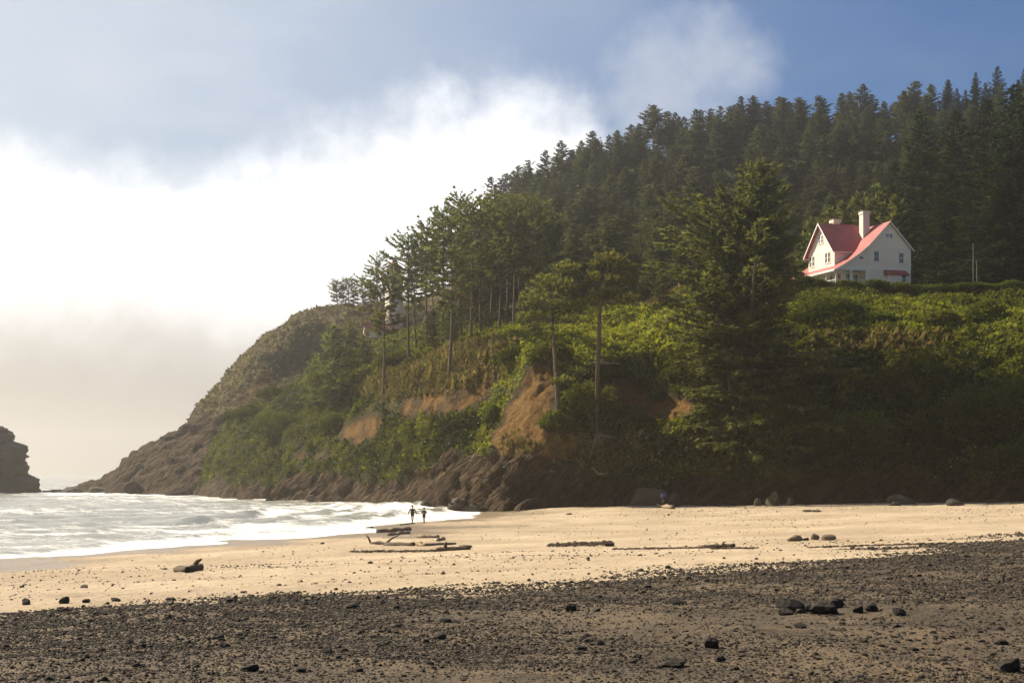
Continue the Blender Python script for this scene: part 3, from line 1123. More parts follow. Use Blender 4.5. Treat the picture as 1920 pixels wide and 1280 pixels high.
# ---- forest on the hill: every tree a thing, six shapes shared between them
FOREST = []
for i in range(9):
    slim = i % 3 == 2
    FOREST.append(tree_proto('spruce', 'dark_bark', 'forest_needles', dict(
        seed=100 + i, h=24.0, base=4.0 + (i * 1.7) % 6.0, prof=cone_prof((4.9, 5.6, 3.6)[i % 3] + 0.3 * (i % 2), (0.55, 0.72, 0.6)[i % 3], 0.6, 0.15),
        nb=(130, 140, 120)[i % 3], tier=0.24, leaf=0.8, lw=0.17, k=5, step=0.32, rise=(0.32 + 0.1 * (i % 3), -0.10), curl=(0.12, -0.02 + 0.03 * (i % 4)),
        trunk_r=0.33, bend=(0.5 * (i % 3 - 1), 0.3), lean=(0.02 * (i % 4 - 1.5), 0), stubs=8, spread=0.5, wood_from=0.12, fill=0.45 if i == 8 else 1.0)))
DARKF = []
for i in range(4):
    DARKF.append(tree_proto('dark_spruce', 'dark_bark', 'shaded_needles', dict(
        seed=140 + i, h=34.0, base=2.5, prof=cone_prof(7.2, 0.72, 0.75, 0.12), nb=150, leaf=0.95, lw=0.17, k=5,
        step=0.36, rise=(0.45, -0.08), curl=(0.2, -0.02), trunk_r=0.45, bend=(0.3, 0.2), stubs=3, spread=0.5)))
TALL = []
for i in range(5):
    TALL.append(tree_proto('tall_pine', 'pine_bark', 'spruce_needles', dict(
        seed=170 + i, h=26.0, base=10.0 + (i % 3) * 2.2, prof=round_prof(4.0 + 0.6 * (i % 2), 0.35, 0.22), nb=66, tier=0.2, leaf=0.9, lw=0.16, k=6,
        step=0.30, rise=(0.55, 0.0), curl=(0.2, 0.05), trunk_r=0.33, bend=(0.5 * (i % 3 - 1), 0.3), stubs=16, wood_from=0.32, spread=0.6)))
FIRY = []
for i in range(3):
    FIRY.append(tree_proto('bushy_spruce', 'dark_bark', 'spruce_needles', dict(
        seed=190 + i, h=14.0, base=1.6, prof=cone_prof(4.6, 0.62, 0.8, 0.1), nb=74, leaf=0.9, lw=0.15, k=5,
        step=0.42, rise=(0.5, -0.05), curl=(0.15, 0.0), trunk_r=0.24, bend=(0.3, 0), stubs=2, spread=0.5)))


def plant_forest():
    G = TERRAIN['hillside'][0]
    g = np.random.default_rng(5)
    pts, tries = [], 0
    cellm = {}
    while len(pts) < 900 and tries < 60000:
        tries += 1
        r = int(g.integers(8, 130))
        c = int(g.integers(2, 218))
        p = G[r, c]
        px, py = to_px(p)
        if px < 885 or px > 1960:
            continue
        if px > 1200 and r < 30 and px < 1560:
            continue                                   # clearing round the house
        key = (int(p[0] // 5), int(p[1] // 5))
        if any(np.hypot(p[0] - q[0], p[1] - q[1]) < 3.7 for a in (-1, 0, 1) for b in (-1, 0, 1) for q in cellm.get((key[0] + a, key[1] + b), ())):
            continue
        cellm.setdefault(key, []).append(p)
        pts.append(p)
    spec = []
    for p in pts:
        px, py = to_px(p)
        s = g.uniform(0.38, 0.74) * (1.0 if px < 1600 else 1.1)
        if g.uniform() < 0.06:
            s *= 1.18
        spec.append((p, s, s * g.uniform(1.05, 1.5), g.uniform(0, 6.28), int(g.integers(9)), px, py))
    # the ones that show most: on the skyline and along the lower edge of the wood, inside the picture
    def rank(q):
        p, px = q[0], q[5]
        shown = 0 if 870 < px < 1690 else 1000
        return shown + (0 if p[1] > 430 else (60 if p[1] < 330 else 120)) + g.uniform(0, 40)
    spec.sort(key=rank)
    near, rest = spec[:296], spec[296:]
    zone = [(960, 'above the lighthouse pines'), (1060, 'above the right end of the pine grove'), (1160, 'straight above the two lone pines'), (1260, 'above the left side of the great spruce'),
            (1360, 'above the great spruce top'), (1450, 'above the left gable of the house'), (1540, 'above the right gable of the house'), (9999, 'on the dark flank right of the house')]
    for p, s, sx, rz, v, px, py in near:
        dark = px > 1545  # right flank takes the needles with shade painted in
        z = [t for lim, t in zone if px < lim][0]
        row = 'on the skyline' if p[1] > 430 else ('low on the wooded hill' if p[1] < 330 else 'midway up the wooded hill')
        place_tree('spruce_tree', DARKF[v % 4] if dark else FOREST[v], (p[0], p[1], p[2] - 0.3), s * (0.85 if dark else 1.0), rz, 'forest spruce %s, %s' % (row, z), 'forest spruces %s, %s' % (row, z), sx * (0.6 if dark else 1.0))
    # the remaining wood, one mass
    me = bpy.data.meshes.new('forest')
    m = len(rest)
    me.vertices.add(m)
    me.vertices.foreach_set('co', np.array([q[0] - np.array([0, 0, 0.3]) for q in rest], np.float32).ravel())
    for nm, dat in (('t_scale', [(q[2], q[2], q[1]) for q in rest]), ('t_rot', [(0, 0, q[3]) for q in rest])):
        a = me.attributes.new(nm, 'FLOAT_VECTOR', 'POINT')
        a.data.foreach_set('vector', np.array(dat, np.float32).ravel())
    o = link('forest', me)
    tag(o, 'the rest of the dense spruce wood on the hill', kind='stuff')
    ng = bpy.data.node_groups.new('forest_scatter', 'GeometryNodeTree')
    ng.interface.new_socket('Geometry', in_out='INPUT', socket_type='NodeSocketGeometry')
    ng.interface.new_socket('Geometry', in_out='OUTPUT', socket_type='NodeSocketGeometry')
    N, Lk = ng.nodes, ng.links
    gi, go = N.new('NodeGroupInput'), N.new('NodeGroupOutput')
    mp = N.new('GeometryNodeMeshToPoints')
    Lk.new(gi.outputs[0], mp.inputs[0])
    join = N.new('GeometryNodeJoinGeometry')
    src = {}
    for ob in COL.objects:
        if ob.name.startswith('crown') and ob.data in [f[1] for f in FOREST] and ob.data.name not in src:
            src[ob.data.name] = ob
    for ob in src.values():
        oi = N.new('GeometryNodeObjectInfo')
        oi.inputs['Object'].default_value = ob
        gt = N.new('GeometryNodeGeometryToInstance')
        Lk.new(oi.outputs['Geometry'], gt.inputs[0])
        Lk.new(gt.outputs[0], join.inputs[0])
    inst = N.new('GeometryNodeInstanceOnPoints')
    inst.inputs['Pick Instance'].default_value = True
    for nm, sk in (('t_scale', 'Scale'), ('t_rot', 'Rotation')):
        na = N.new('GeometryNodeInputNamedAttribute')
        na.data_type = 'FLOAT_VECTOR'
        na.inputs['Name'].default_value = nm
        Lk.new([q for q in na.outputs if q.enabled and q.name == 'Attribute'][0], inst.inputs[sk])
    Lk.new(mp.outputs[0], inst.inputs['Points'])
    Lk.new(join.outputs[0], inst.inputs['Instance'])
    Lk.new(inst.outputs[0], go.inputs[0])
    o.modifiers.new('scatter', 'NODES').node_group = ng


plant_forest()

# ---- spruces right of and behind the house, shade put into their needle colour
for k, (px, py, top, d, w) in enumerate([(1524, 572, 322, 286, 1.15), (1574, 572, 322, 278, 1.25), (1490, 578, 392, 292, 1.15), (1616, 570, 306, 270, 1.25),
                                         (1652, 570, 286, 262, 1.25), (1690, 568, 270, 262, 1.1), (1745, 566, 262, 258, 1.1), (1800, 566, 240, 254, 1.1),
                                         (1862, 564, 228, 250, 1.1), (1930, 562, 214, 246, 1.1), (1548, 570, 420, 276, 1.1), (1590, 570, 440, 268, 1.2),
                                         (1625, 570, 420, 262, 1.2), (1720, 568, 420, 250, 1.2)]):
    b = P(px, py, d)
    z = drop(b[0], b[1])
    z = b[2] if z is None else z
    tz = CAMZ - (top - HORIZON) / F * d
    s = (tz - z) / 34.0
    names = ['tallest near-black spruce just right of the house gable', 'broad dark spruce second right of the house',
             'dark spruce showing above the right end of the house roof', 'near-black spruce behind the two utility poles',
             'black spruce with pointed top right of the poles', 'black spruce first beyond the poles on the terrace', 'black spruce second beyond the poles',
             'black spruce third beyond the poles', 'tall black spruce near the right end of the row', 'tallest black spruce at the far right',
             'short dense spruce directly beside the right house wall', 'short dense spruce left of the utility poles',
             'short dense spruce behind the utility poles', 'short dense spruce at the right end of the hedge']
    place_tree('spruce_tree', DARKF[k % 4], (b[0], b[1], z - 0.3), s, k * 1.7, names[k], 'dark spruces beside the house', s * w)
# lighter young trees behind the house roof
for k, (px, top, d) in enumerate([(1392, 462, 285), (1415, 448, 290), (1440, 436, 292), (1462, 425, 296), (1488, 440, 284), (1375, 470, 292)]):
    b = P(px, 570, d)
    z = drop(b[0], b[1]) or b[2]
    tz = CAMZ - (top - HORIZON) / F * d
    s = (tz - z) / 14.0
    lab = ['young spruce behind the left gable of the house', 'young spruce between the two chimneys', 'young spruce behind the tall chimney',
           'young spruce just right of the tall chimney', 'young spruce behind the right gable peak', 'leftmost young spruce behind the house roof'][k]
    place_tree('spruce_tree', FIRY[k % 3], (b[0], b[1], z - 0.2), s, k * 2.1, lab, 'young spruces behind the house', s * 0.85)

# ---- tall bare-stemmed pines along the bluff top
tall = [(717, 613, 556, 440, 2, 'small pine on the headland crest, leftmost of all'), (735, 612, 553, 442, 1, 'thin pine on the headland crest, second from left'),
        (773, 614, 522, 436, 0, 'dense pine left of the lighthouse'), (752, 618, 552, 438, 3, 'short pine left of the lighthouse, hiding its annex'),
        (782, 690, 545, 264, 4, 'pine with a bare stem in front of the lighthouse'), (817, 676, 494, 270, 1, 'slender pine just right of the lighthouse'),
        (843, 660, 478, 280, 2, 'pine second to the right of the lighthouse'), (863, 655, 458, 283, 0, 'pine third to the right of the lighthouse'),
        (873, 697, 470, 233, 3, 'pine rooted lowest on the bluff rim, its foot curved'), (903, 650, 452, 256, 1, 'tall pine with a thick stem on the dry grass'),
        (917, 642, 446, 272, 4, 'tall pine right of the thick stemmed one'), (890, 648, 440, 290, 2, 'pine in the back row of the grove, left part'),
        (930, 640, 442, 285, 0, 'pine in the grove left of centre'), (942, 640, 445, 268, 3, 'pine with straight stem in the middle of the grove'),
        (953, 638, 440, 292, 1, 'pine in the back row of the grove, middle'), (962, 636, 450, 262, 2, 'pine with straight stem near the grove end'),
        (972, 632, 440, 288, 4, 'pine in the back row near the grove end'), (985, 628, 446, 272, 0, 'pine with thin stem near the grove end'),
        (998, 622, 450, 290, 3, 'pine second from the right end of the grove'), (1012, 616, 462, 284, 2, 'pine at the right end of the grove'),
        (828, 664, 520, 292, 3, 'short slim pine behind the slender one'), (852, 652, 505, 300, 4, 'slim pine in the left back row of the grove')]
for k, (px, py, top, d, v, lab) in enumerate(tall):
    b = P(px, py, d)
    bv = BV_ALL
    z = drop(b[0], b[1], bv)
    if z is None or abs(z - b[2]) > 6:
        z = b[2]
    tz = CAMZ - (top - HORIZON) / F * d
    s = (tz - z) / 26.0
    place_tree('pine_tree', TALL[v], (b[0], b[1], z - 0.2), s, k * 1.3, lab, 'pines along the bluff top', s * ((1.0 if k != 4 else 1.15) if d < 400 else 1.25))
for k, (px, py, top, d, lab) in enumerate([(712, 742, 618, 292, 'broad dark spruce on the left bluff shoulder'), (738, 728, 612, 300, 'dark spruce right behind the broad one on the bluff shoulder'),
                                           (758, 700, 622, 296, 'smaller dark spruce left of the bare stemmed pine'), (690, 752, 660, 300, 'low dark spruce leaning out at the left bluff edge'),
                                           (876, 652, 585, 262, 'low spruce among the pine stems, left part'), (852, 660, 598, 268, 'low spruce among the stems, nearest the lighthouse'),
                                           (925, 640, 590, 280, 'low spruce deep among the pine stems'), (1140, 606, 548, 262, 'small spruce left of the great spruce, on the slope'),
                                           (1168, 600, 540, 258, 'small spruce beside the great spruce, at its left')]):
    b = P(px, py, d)
    z = drop(b[0], b[1], BV_ALL)
    if z is None or abs(z - b[2]) > 8:
        z = b[2]
    s = (CAMZ - (top - HORIZON) / F * d - z) / 14.0
    place_tree('spruce_tree', FIRY[k % 3], (b[0], b[1], z - 0.2), s, k * 1.9, lab, 'bushy spruces on the bluff', s * 1.05)


# ---- the great wind-shaped spruce in front of the house
def great_spruce():
    base = P(1278, 800, 204)
    top = P(1300, 400, 206)
    h = top[2] - base[2]
    root = empty('spruce_tree', base)
    tag(root, 'great ragged spruce rising from the bluff in front of the house', 'tree')

    def prof(t):
        return float(np.interp(t, [0, 0.12, 0.3, 0.42, 0.55, 0.68, 0.8, 0.9, 1.0], [7.5, 9.4, 9.4, 10.8, 11.4, 9.0, 6.6, 4.6, 0.8]))

    def bias(az, t):
        c = math.cos(az)              # +1 = right, -1 = left
        rag = 0.86 + 0.45 * float(vnoise(np.array([[math.cos(az) * 1.3, math.sin(az) * 1.3, t * 9.0]]), 4)[0])
        if t < 0.36:
            return rag * (1.0 + 0.28 * c)
        if t < 0.74:
            return rag * (1.0 - (0.45 if c > 0 else 0.22) * c) * 1.04
        return rag * (1.0 - 0.12 * c) * 1.04
    wd, cr = conifer(311, h, 0.5, prof, 360, tier=0.14, leaf=0.85, lw=0.16, k=7, step=0.24, rise=(0.7, -0.02), curl=(0.0, -0.14),
                     trunk_r=0.75, bend=(0.6, 0.0), lean=(0.055, 0.0), bias=bias, stubs=6, wood_from=0.08, spread=0.45)
    wd.build('trunk', MATS['dark_bark'], root, True)
    link('crown', cr.mesh('crown'), MATS['great_needles'], root)
    # second stem, left of the first
    wd, cr = conifer(317, h * 0.93, 9.0, lambda t: prof(min(1, t + 0.25)) * 0.62, 160, tier=0.14, leaf=0.85, lw=0.16, k=7, step=0.24, rise=(0.7, 0.0), curl=(0.12, 0.02),
                     trunk_r=0.45, bend=(-1.0, 0.5), lean=(-0.075, 0.02), stubs=3, wood_from=0.1, spread=0.45)
    o = wd.build('second_trunk', MATS['dark_bark'], root, True)
    c = link('crown', cr.mesh('crown'), MATS['great_needles'], root)


great_spruce()


# ---- the two lone pines rooted on the face of the bluff
def lone_pine(stem, pads, label, seed, bark='pine_bark', roots=()):
    g = np.random.default_rng(seed)
    b0 = P(*stem[0][:3])
    root = empty('pine_tree', b0)
    tag(root, label, 'tree', 'lone pines on the bluff face')
    wood = MB()
    pts = [P(*q[:3]) - b0 for q in stem]
    wood.tube([pts[0] + np.array([0, 0.6, -1.6])] + pts, [stem[0][3] * 0.95] + [q[3] * 0.78 for q in stem], 8)
    for rt in roots:
        rp = [P(*q) - b0 for q in rt]
        wood.tube(rp, np.linspace(0.32, 0.07, len(rp)), 5)
    soup = Soup()
    for (px, py, dd, rx, ry, rz, n, sx, sy) in pads:
        # a branch from the stem point (sx, sy) out to the pad, then foliage filling a flat pad
        d0 = stem[-1][2]
        c = P(px, py, d0 + dd) - b0
        s = P(sx, sy, d0) - b0
        mid = (c + s) / 2 + np.array([0, 0, -0.25 * rz])
        wood.tube([s, mid, c], [0.13, 0.09, 0.04], 5, cap=False)
        for q in range(5):
            e = c + np.array([g.uniform(-1, 1) * rx * 0.8, g.uniform(-1, 1) * ry * 0.8, g.uniform(-0.2, 0.5) * rz])
            wood.tube([mid, (mid + e) / 2 + np.array([0, 0, -0.1]), e], [0.07, 0.04, 0.015], 4, cap=False)
        n = int(n * 0.72)
        u = unit(g.normal(size=(n, 3))) * (g.uniform(0, 1, (n, 1)) ** 0.45)
        lobe = 1 + 0.35 * fbm(u * 2.2 + px * 0.1, 2, seed)
        p = c + u * np.array([rx * 0.92, ry * 0.92, rz * 1.15]) * lobe[:, None]
        ax = unit(u * np.array([1, 1, 0.5]) + np.array([0, 0, 0.55]))
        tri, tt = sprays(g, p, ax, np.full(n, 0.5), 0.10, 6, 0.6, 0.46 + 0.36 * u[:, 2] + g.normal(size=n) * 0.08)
        soup.add(tri, tt)
    wood.build('trunk', MATS[bark], root, True)
    link('crown', soup.mesh('crown'), MATS['pine_needles'], root)


D1 = 203.5
lone_pine([(1027, 770, D1, 0.44), (1024, 735, D1, 0.40), (1021, 690, D1, 0.36), (1018, 640, D1, 0.32), (1016, 605, D1, 0.28), (1020, 570, D1, 0.2), (1032, 543, D1, 0.1)],
          [(1037, 540, 0, 2.2, 1.8, 0.9, 170, 1024, 556), (1010, 560, 1, 2.6, 2.4, 1.2, 230, 1019, 575), (1036, 566, -1, 2.0, 2.0, 1.0, 160, 1020, 580),
           (992, 582, 0, 2.6, 2.4, 1.3, 230, 1018, 592), (1020, 588, -1.6, 2.9, 2.2, 1.3, 240, 1017, 598), (1046, 592, 0.6, 2.0, 1.8, 0.8, 130, 1017, 600),
           (983, 608, 0.6, 2.2, 2.0, 1.0, 170, 1017, 612), (1008, 606, 1.4, 2.2, 2.0, 1.0, 160, 1017, 612), (990, 622, -1, 1.8, 1.8, 0.8, 110, 1018, 618),
           (1040, 610, 1, 1.5, 1.6, 0.6, 80, 1017, 615), (1030, 694, -1.2, 2.2, 1.4, 0.6, 120, 1021, 690), (1050, 682, -1.4, 1.5, 1.0, 0.5, 60, 1021, 692)],
          'left of two lone pines on the bluff face, with a low side branch', 401)
D2 = 202.5
lone_pine([(1078, 772, D2, 0.5), (1077, 735, D2, 0.45), (1078, 690, D2, 0.42), (1080, 640, D2, 0.38), (1081, 600, D2, 0.34), (1083, 572, D2, 0.26), (1088, 552, D2, 0.18), (1094, 530, D2, 0.08)],
          [(1096, 526, 0, 2.4, 2.0, 0.8, 180, 1090, 548), (1078, 535, 1, 1.6, 1.6, 0.7, 120, 1086, 556), (1114, 538, 0.4, 2.0, 1.9, 0.9, 150, 1088, 552),
           (1072, 552, -0.6, 1.3, 1.6, 0.8, 110, 1084, 566), (1123, 553, 0, 1.3, 1.6, 0.8, 90, 1086, 560), (1097, 556, -1.2, 1.8, 1.6, 0.7, 110, 1084, 566),
           (1092, 574, -0.8, 3.0, 2.0, 0.7, 200, 1083, 580), (1070, 584, 0.4, 1.4, 1.5, 0.7, 90, 1082, 592), (1118, 580, 0.8, 2.0, 1.7, 0.6, 110, 1083, 588)],
          'right of two lone pines on the bluff face, umbrella crowned with exposed roots', 402,
          roots=([(1078, 764, D2), (1074, 780, D2 - 0.4), (1071, 790, D2), (1069, 800, D2 + 1.0)], [(1079, 766, D2), (1088, 770, D2 - 0.5), (1100, 771, D2 - 0.2), (1106, 774, D2 + 0.8)],
                 [(1078, 766, D2), (1083, 775, D2), (1086, 784, D2 + 1.0)]))


# ---- ground cover
def scatter(name, key, n, size, tint_fn, mat, label, weight_fn, seed, flat=0.55, height=0.22, tall=1.0, patch=None):
    G, rk, so = TERRAIN[key]
    g = np.random.default_rng(seed)
    A, B, C, D = G[:-1, :-1], G[:-1, 1:], G[1:, 1:], G[1:, :-1]
    nrm = np.cross(C - A, D - B)
    area = 0.5 * np.linalg.norm(nrm, axis=-1)
    nrm = unit(nrm)
    cen = (A + B + C + D) / 4
    px, py = np.moveaxis(to_px(cen), -1, 0)
    wgt = area * weight_fn(cen, px, py, rk[:-1, :-1], so[:-1, :-1], nrm)
    wgt = wgt.ravel()
    wgt = wgt / wgt.sum()
    idx = g.choice(len(wgt), n, p=wgt)
    u, v = g.uniform(size=(2, n, 1))
    a, b, c, d = (M.reshape(-1, 3)[idx] for M in (A, B, C, D))
    p = a * (1 - u) * (1 - v) + b * u * (1 - v) + c * u * v + d * (1 - u) * v
    nn = nrm.reshape(-1, 3)[idx]
    p = p + nn * (g.uniform(-0.1, 1.0, (n, 1)) ** 2 * height) + np.array([0, 0, 1]) * g.uniform(0, height, (n, 1))
    sz = size * np.exp(g.normal(size=(n, 1)) * 0.35)
    # distance keeps the leaf size in proportion
    d0 = unit(g.normal(size=(n, 3)) + nn * 0.2)
    d1 = unit(np.cross(d0, unit(g.normal(size=(n, 3)) + nn * flat * 2)))
    up = np.array([0, 0, tall - 1.0])
    tri = np.stack((p - d1 * sz * 0.45, p + d1 * sz * 0.45, p + unit(d0 + up) * sz), 1)
    pp = to_px(p)
    tint = tint_fn(p, pp[:, 0], pp[:, 1], nn, g)
    s = Soup()
    s.add(tri, tint)
    o = link(name, s.mesh(name), MATS[mat])
    tag(o, label, kind='stuff')
    return o


def w_bluff(cen, px, py, rk, so, nrm):
    w = np.clip(1.05 - 1.25 * rk - 1.9 * so, 0.0, 1)
    w = w * np.where((px > 505) & (px < 2000) & (py < 900), 1, 0.02)
    row = np.linspace(0, 1, w.shape[0])[:, None]
    w = w * np.where(row > 0.86, 0.25, 1.0)
    w = w * np.where((px > 830) & (px < 960) & (py < 690) & (row > 0.6), 0.6, 1)
    return w * (200.0 / cen[..., 1]) ** 2


def t_bluff(p, px, py, nn, g):
    n = len(p)
    wq = p * np.array([0.30, 0.30, 0.42]) + 0.35 * np.stack([fbm(p * 0.2, 2, 90 + k) for k in range(3)], 1)
    k1, k2, cid = blocks(wq, 55, True)
    big = fbm(p * 0.07, 3, 301)
    sm = fbm(p * 0.35, 3, 302)
    lum = 0.30 + 0.20 * big + 0.16 * sm + 0.14 * g.normal(size=n) + 0.26 * (0.55 - k1) + 0.55 * (cid - 0.5)
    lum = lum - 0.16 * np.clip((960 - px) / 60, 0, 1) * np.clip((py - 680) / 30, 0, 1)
    lum = lum + 0.50 * ell(px, py, 1110, 625, 180, 50, -6) + 0.34 * ell(px, py, 1500, 608, 210, 26, 2) + 0.25 * ell(px, py, 935, 745, 25, 90, 20)  # sunlit bluff top, rim and buttress edge painted into the leaf tint
    lum = lum - 0.34 * np.clip((px - 1230) / 200, 0, 1) * np.clip((py - 640) / 60, 0, 1)  # dark evergreens, with the right slope's shade put into their tint
    return lum


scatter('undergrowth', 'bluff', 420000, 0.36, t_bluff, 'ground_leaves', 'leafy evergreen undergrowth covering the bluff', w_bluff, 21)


def w_grass(cen, px, py, rk, so, nrm):
    a = np.maximum.reduce([ell(px, py, 905, 655, 60, 12, -12) * 0.7, ell(px, py, 975, 790, 30, 20, 20) * 0.2, ell(px, py, 1150, 570, 40, 20) * 0.6,
                           ell(px, py, 860, 690, 90, 22, -10) * 0.35, ell(px, py, 800, 690, 50, 14, -20) * 0.5, ell(px, py, 1470, 640, 90, 14) * 0.35,
                           ell(px, py, 1110, 790, 90, 30) * 0.2, ell(px, py, 1230, 800, 60, 30) * 0.2])
    return a * np.clip(1.2 - 1.4 * rk, 0, 1)


scatter('dry_grass', 'bluff', 30000, 0.55, lambda p, px, py, nn, g: 0.5 + 0.3 * fbm(p * 0.3, 2, 5) + 0.2 * g.normal(size=len(p)), 'dry_grass',
        'tawny dry grass on the bluff rim and soil scars', w_grass, 22, tall=2.2)


def w_head(cen, px, py, rk, so, nrm):
    return np.clip(1.05 - 1.2 * rk - 0.9 * so, 0.0, 1) * np.where((px > 380) & (px < 900), 1, 0) * (py > 590)


scatter('headland_grass', 'headland', 45000, 0.6, lambda p, px, py, nn, g: 0.38 + 0.3 * fbm(p * 0.08, 3, 7) + 0.2 * g.normal(size=len(p)), 'headland_leaves',
        'olive green grass and scrub on the headland', w_head, 23)
scatter('forest_undergrowth', 'hillside', 90000, 0.95, lambda p, px, py, nn, g: 0.15 + 0.15 * fbm(p * 0.1, 3, 7) + 0.15 * g.normal(size=len(p)), 'ground_leaves',
        'dark fern undergrowth on the forest floor', lambda cen, px, py, rk, so, nrm: (px > 830) & (px < 2000), 24)


# ---- single shrubs one can pick out
def shrub(px, py, rx, rz, label, seed, n=900, dark=0.0, mat='shrub_leaves', d=None, name='shrub', cat='shrub', grp='shrubs on the bluff'):
    g = np.random.default_rng(seed)
    c = on(px, py, BV_LAND) if d is None else Vector(P(px, py, d))
    if c is None:
        return
    root = empty(name, c)
    u = unit(g.normal(size=(n, 3)))
    u[:, 2] = np.abs(u[:, 2]) * 1.0 - 0.25 * g.uniform(size=n)
    lobe = 1 + 0.25 * fbm(u * 2.6 + seed, 3, seed)
    p = u * np.array([rx, rx * 0.8, rz]) * (g.uniform(0.55, 1, (n, 1)) ** 0.35) * lobe[:, None]
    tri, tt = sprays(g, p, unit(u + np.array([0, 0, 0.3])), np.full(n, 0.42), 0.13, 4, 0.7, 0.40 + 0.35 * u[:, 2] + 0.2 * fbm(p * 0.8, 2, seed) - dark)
    s = Soup()
    s.add(tri, tt)
    link('crown', s.mesh('crown'), MATS[mat], root)
    w = MB()
    for k in range(7):
        q = p[int(g.integers(n))] * 0.75
        w.tube([(0, 0, -0.8), (q[0] * 0.4, q[1] * 0.4, q[2] * 0.45), q], [0.11, 0.06, 0.02], 5, cap=False)
    w.build('stem', MATS['dark_bark'], root)
    tag(root, label, cat, grp)


for i, (px, py, rx, rz, lab, dk, n) in enumerate([
        (1520, 702, 6.5, 5.0, 'dark domed shrub in the middle of the right bluff face', 0.12, 2000),
        (1398, 606, 5.6, 3.0, 'rounded green shrub below the house porch', 0.05, 1500),
        (1615, 612, 3.0, 3.2, 'pale upright shrub at the right rim of the bluff', -0.22, 900),
        (1465, 612, 2.4, 1.5, 'small grassy shrub on the bright right rim', -0.25, 600),
        (1552, 612, 2.8, 1.4, 'low bright shrub on the rim, right of the house', -0.25, 700),
        (1210, 690, 5.0, 4.5, 'dark shrub left of the great spruce trunk', 0.12, 1500),
        (1066, 738, 4.4, 4.4, 'dense green shrub behind the two lone pine stems', 0.0, 1800),
        (1022, 755, 2.4, 1.8, 'sunlit shrub left of the lone pine feet', -0.15, 900),  # sunlight painted in as a paler leaf tint
        (932, 748, 1.3, 2.2, 'narrow sunlit shrub on the buttress edge', -0.25, 600),  # lit edge of the buttress, put into the leaf colour
        (962, 664, 2.4, 2.0, 'tangled shrub overhanging the orange scar', -0.05, 1100),
        (1012, 662, 3.4, 2.4, 'bushy shrub on the rim right of the orange scar', -0.08, 1100),
        (1000, 600, 2.8, 3.2, 'leafy shrub on the rim behind the left lone pine', -0.1, 900),
        (640, 765, 6.0, 4.5, 'broad green shrub on the left bluff shoulder', 0.0, 1500),
        (600, 742, 4.0, 2.6, 'wind clipped shrub on the outer bluff ridge', 0.05, 900),
        (576, 746, 2.4, 2.0, 'small round shrub at the outer end of the bluff ridge', 0.08, 600),
        (800, 672, 3.4, 2.4, 'dark rounded shrub at the foot of the slender pine', 0.12, 1000),
        (630, 715, 3.6, 2.2, 'flat topped wind shaped shrub on the bluff ridge', 0.08, 800),
        (720, 760, 4.0, 3.4, 'pale green shrub on the slope below the broad spruce', -0.1, 1000),
        (1340, 760, 6.0, 5.5, 'dark shrub right of the great spruce foot', 0.14, 1700),
        (1430, 780, 6.5, 5.0, 'dark shrub low on the right bluff face', 0.18, 1700),
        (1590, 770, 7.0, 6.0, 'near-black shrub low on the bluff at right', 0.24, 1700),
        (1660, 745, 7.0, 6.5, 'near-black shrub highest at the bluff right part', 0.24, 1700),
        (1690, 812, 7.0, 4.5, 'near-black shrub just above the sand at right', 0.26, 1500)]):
    shrub(px, py, rx, rz, lab, 500 + i, n, dk)


# ---- clipped hedge below the house
def hedge():
    g = np.random.default_rng(61)
    pts = []
    n = 9000
    t = g.uniform(size=n)
    px = 1352 + t * 420
    d = 250.5 + 1.5 * np.sin(t * 9)
    c = P(px, 568.0, d).T if False else np.stack(((px - 960) / F * d, d, np.full(n, 0.0)), 1)
    zz = np.array([drop(x, y) or 36.5 for x, y in c[::60, :2]])
    c[:, 2] = np.interp(t, t[::60][np.argsort(t[::60])], zz[np.argsort(t[::60])])
    a = g.uniform(0, 6.28, n)
    rr = g.uniform(0.5, 1, n) ** 0.4
    hgt = 1.15 + 0.3 * fbm(np.stack((px * 0.03, px * 0, px * 0), 1), 2, 3)
    p = c + np.stack((g.normal(size=n) * 0.3, np.cos(a) * rr * 1.3, 0.1 + np.abs(np.sin(a)) * rr * hgt), 1)
    org = c[0].copy()
    tri, tt = sprays(g, p - org, np.stack((g.normal(size=n) * 0.3, np.cos(a), np.abs(np.sin(a))), 1), np.full(n, 0.36), 0.11, 4, 0.7,
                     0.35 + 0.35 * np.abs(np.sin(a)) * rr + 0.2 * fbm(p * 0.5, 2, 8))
    s = Soup()
    s.add(tri, tt)
    o = link('hedge', s.mesh('hedge'), MATS['shrub_leaves'])
    o.location = org
    tag(o, 'long leafy hedge along the terrace below the house', 'hedge')


hedge()


# ---- white flower heads dotted over the undergrowth
def flowers():
    g = np.random.default_rng(88)
    m = MB()
    spots = [(1575, 800), (1583, 790), (1597, 780), (1600, 785), (1566, 812), (1547, 812), (1588, 822), (1545, 826), (1616, 622), (1624, 620), (1372, 612), (1382, 610), (1392, 612)]
    for k in range(110):
        spots.append((g.uniform(770, 960), g.uniform(700, 815)) if k < 60 else ((g.uniform(1000, 1240), g.uniform(680, 820)) if k < 100 else (g.uniform(1380, 1640), g.uniform(600, 830))))
    for px, py in spots:
        c = on(px, py, BV_LAND)
        if c is None:
            continue
        c = c + (CAMV - c).normalized() * 0.9
        r = g.uniform(0.04, 0.09)
        ring = [c + Vector((math.cos(q) * r, math.sin(q) * r * 0.6, math.sin(q) * r * 0.7)) for q in np.linspace(0, 5.2, 6)]
        b = c + Vector((0, 0, r * 0.5))
        for i in range(6):
            m.poly([ring[i], ring[(i + 1) % 6], b])
    o = m.build('flowers', MATS['flower'])
    tag(o, 'tiny white flower heads scattered over the bluff', kind='stuff')


flowers()


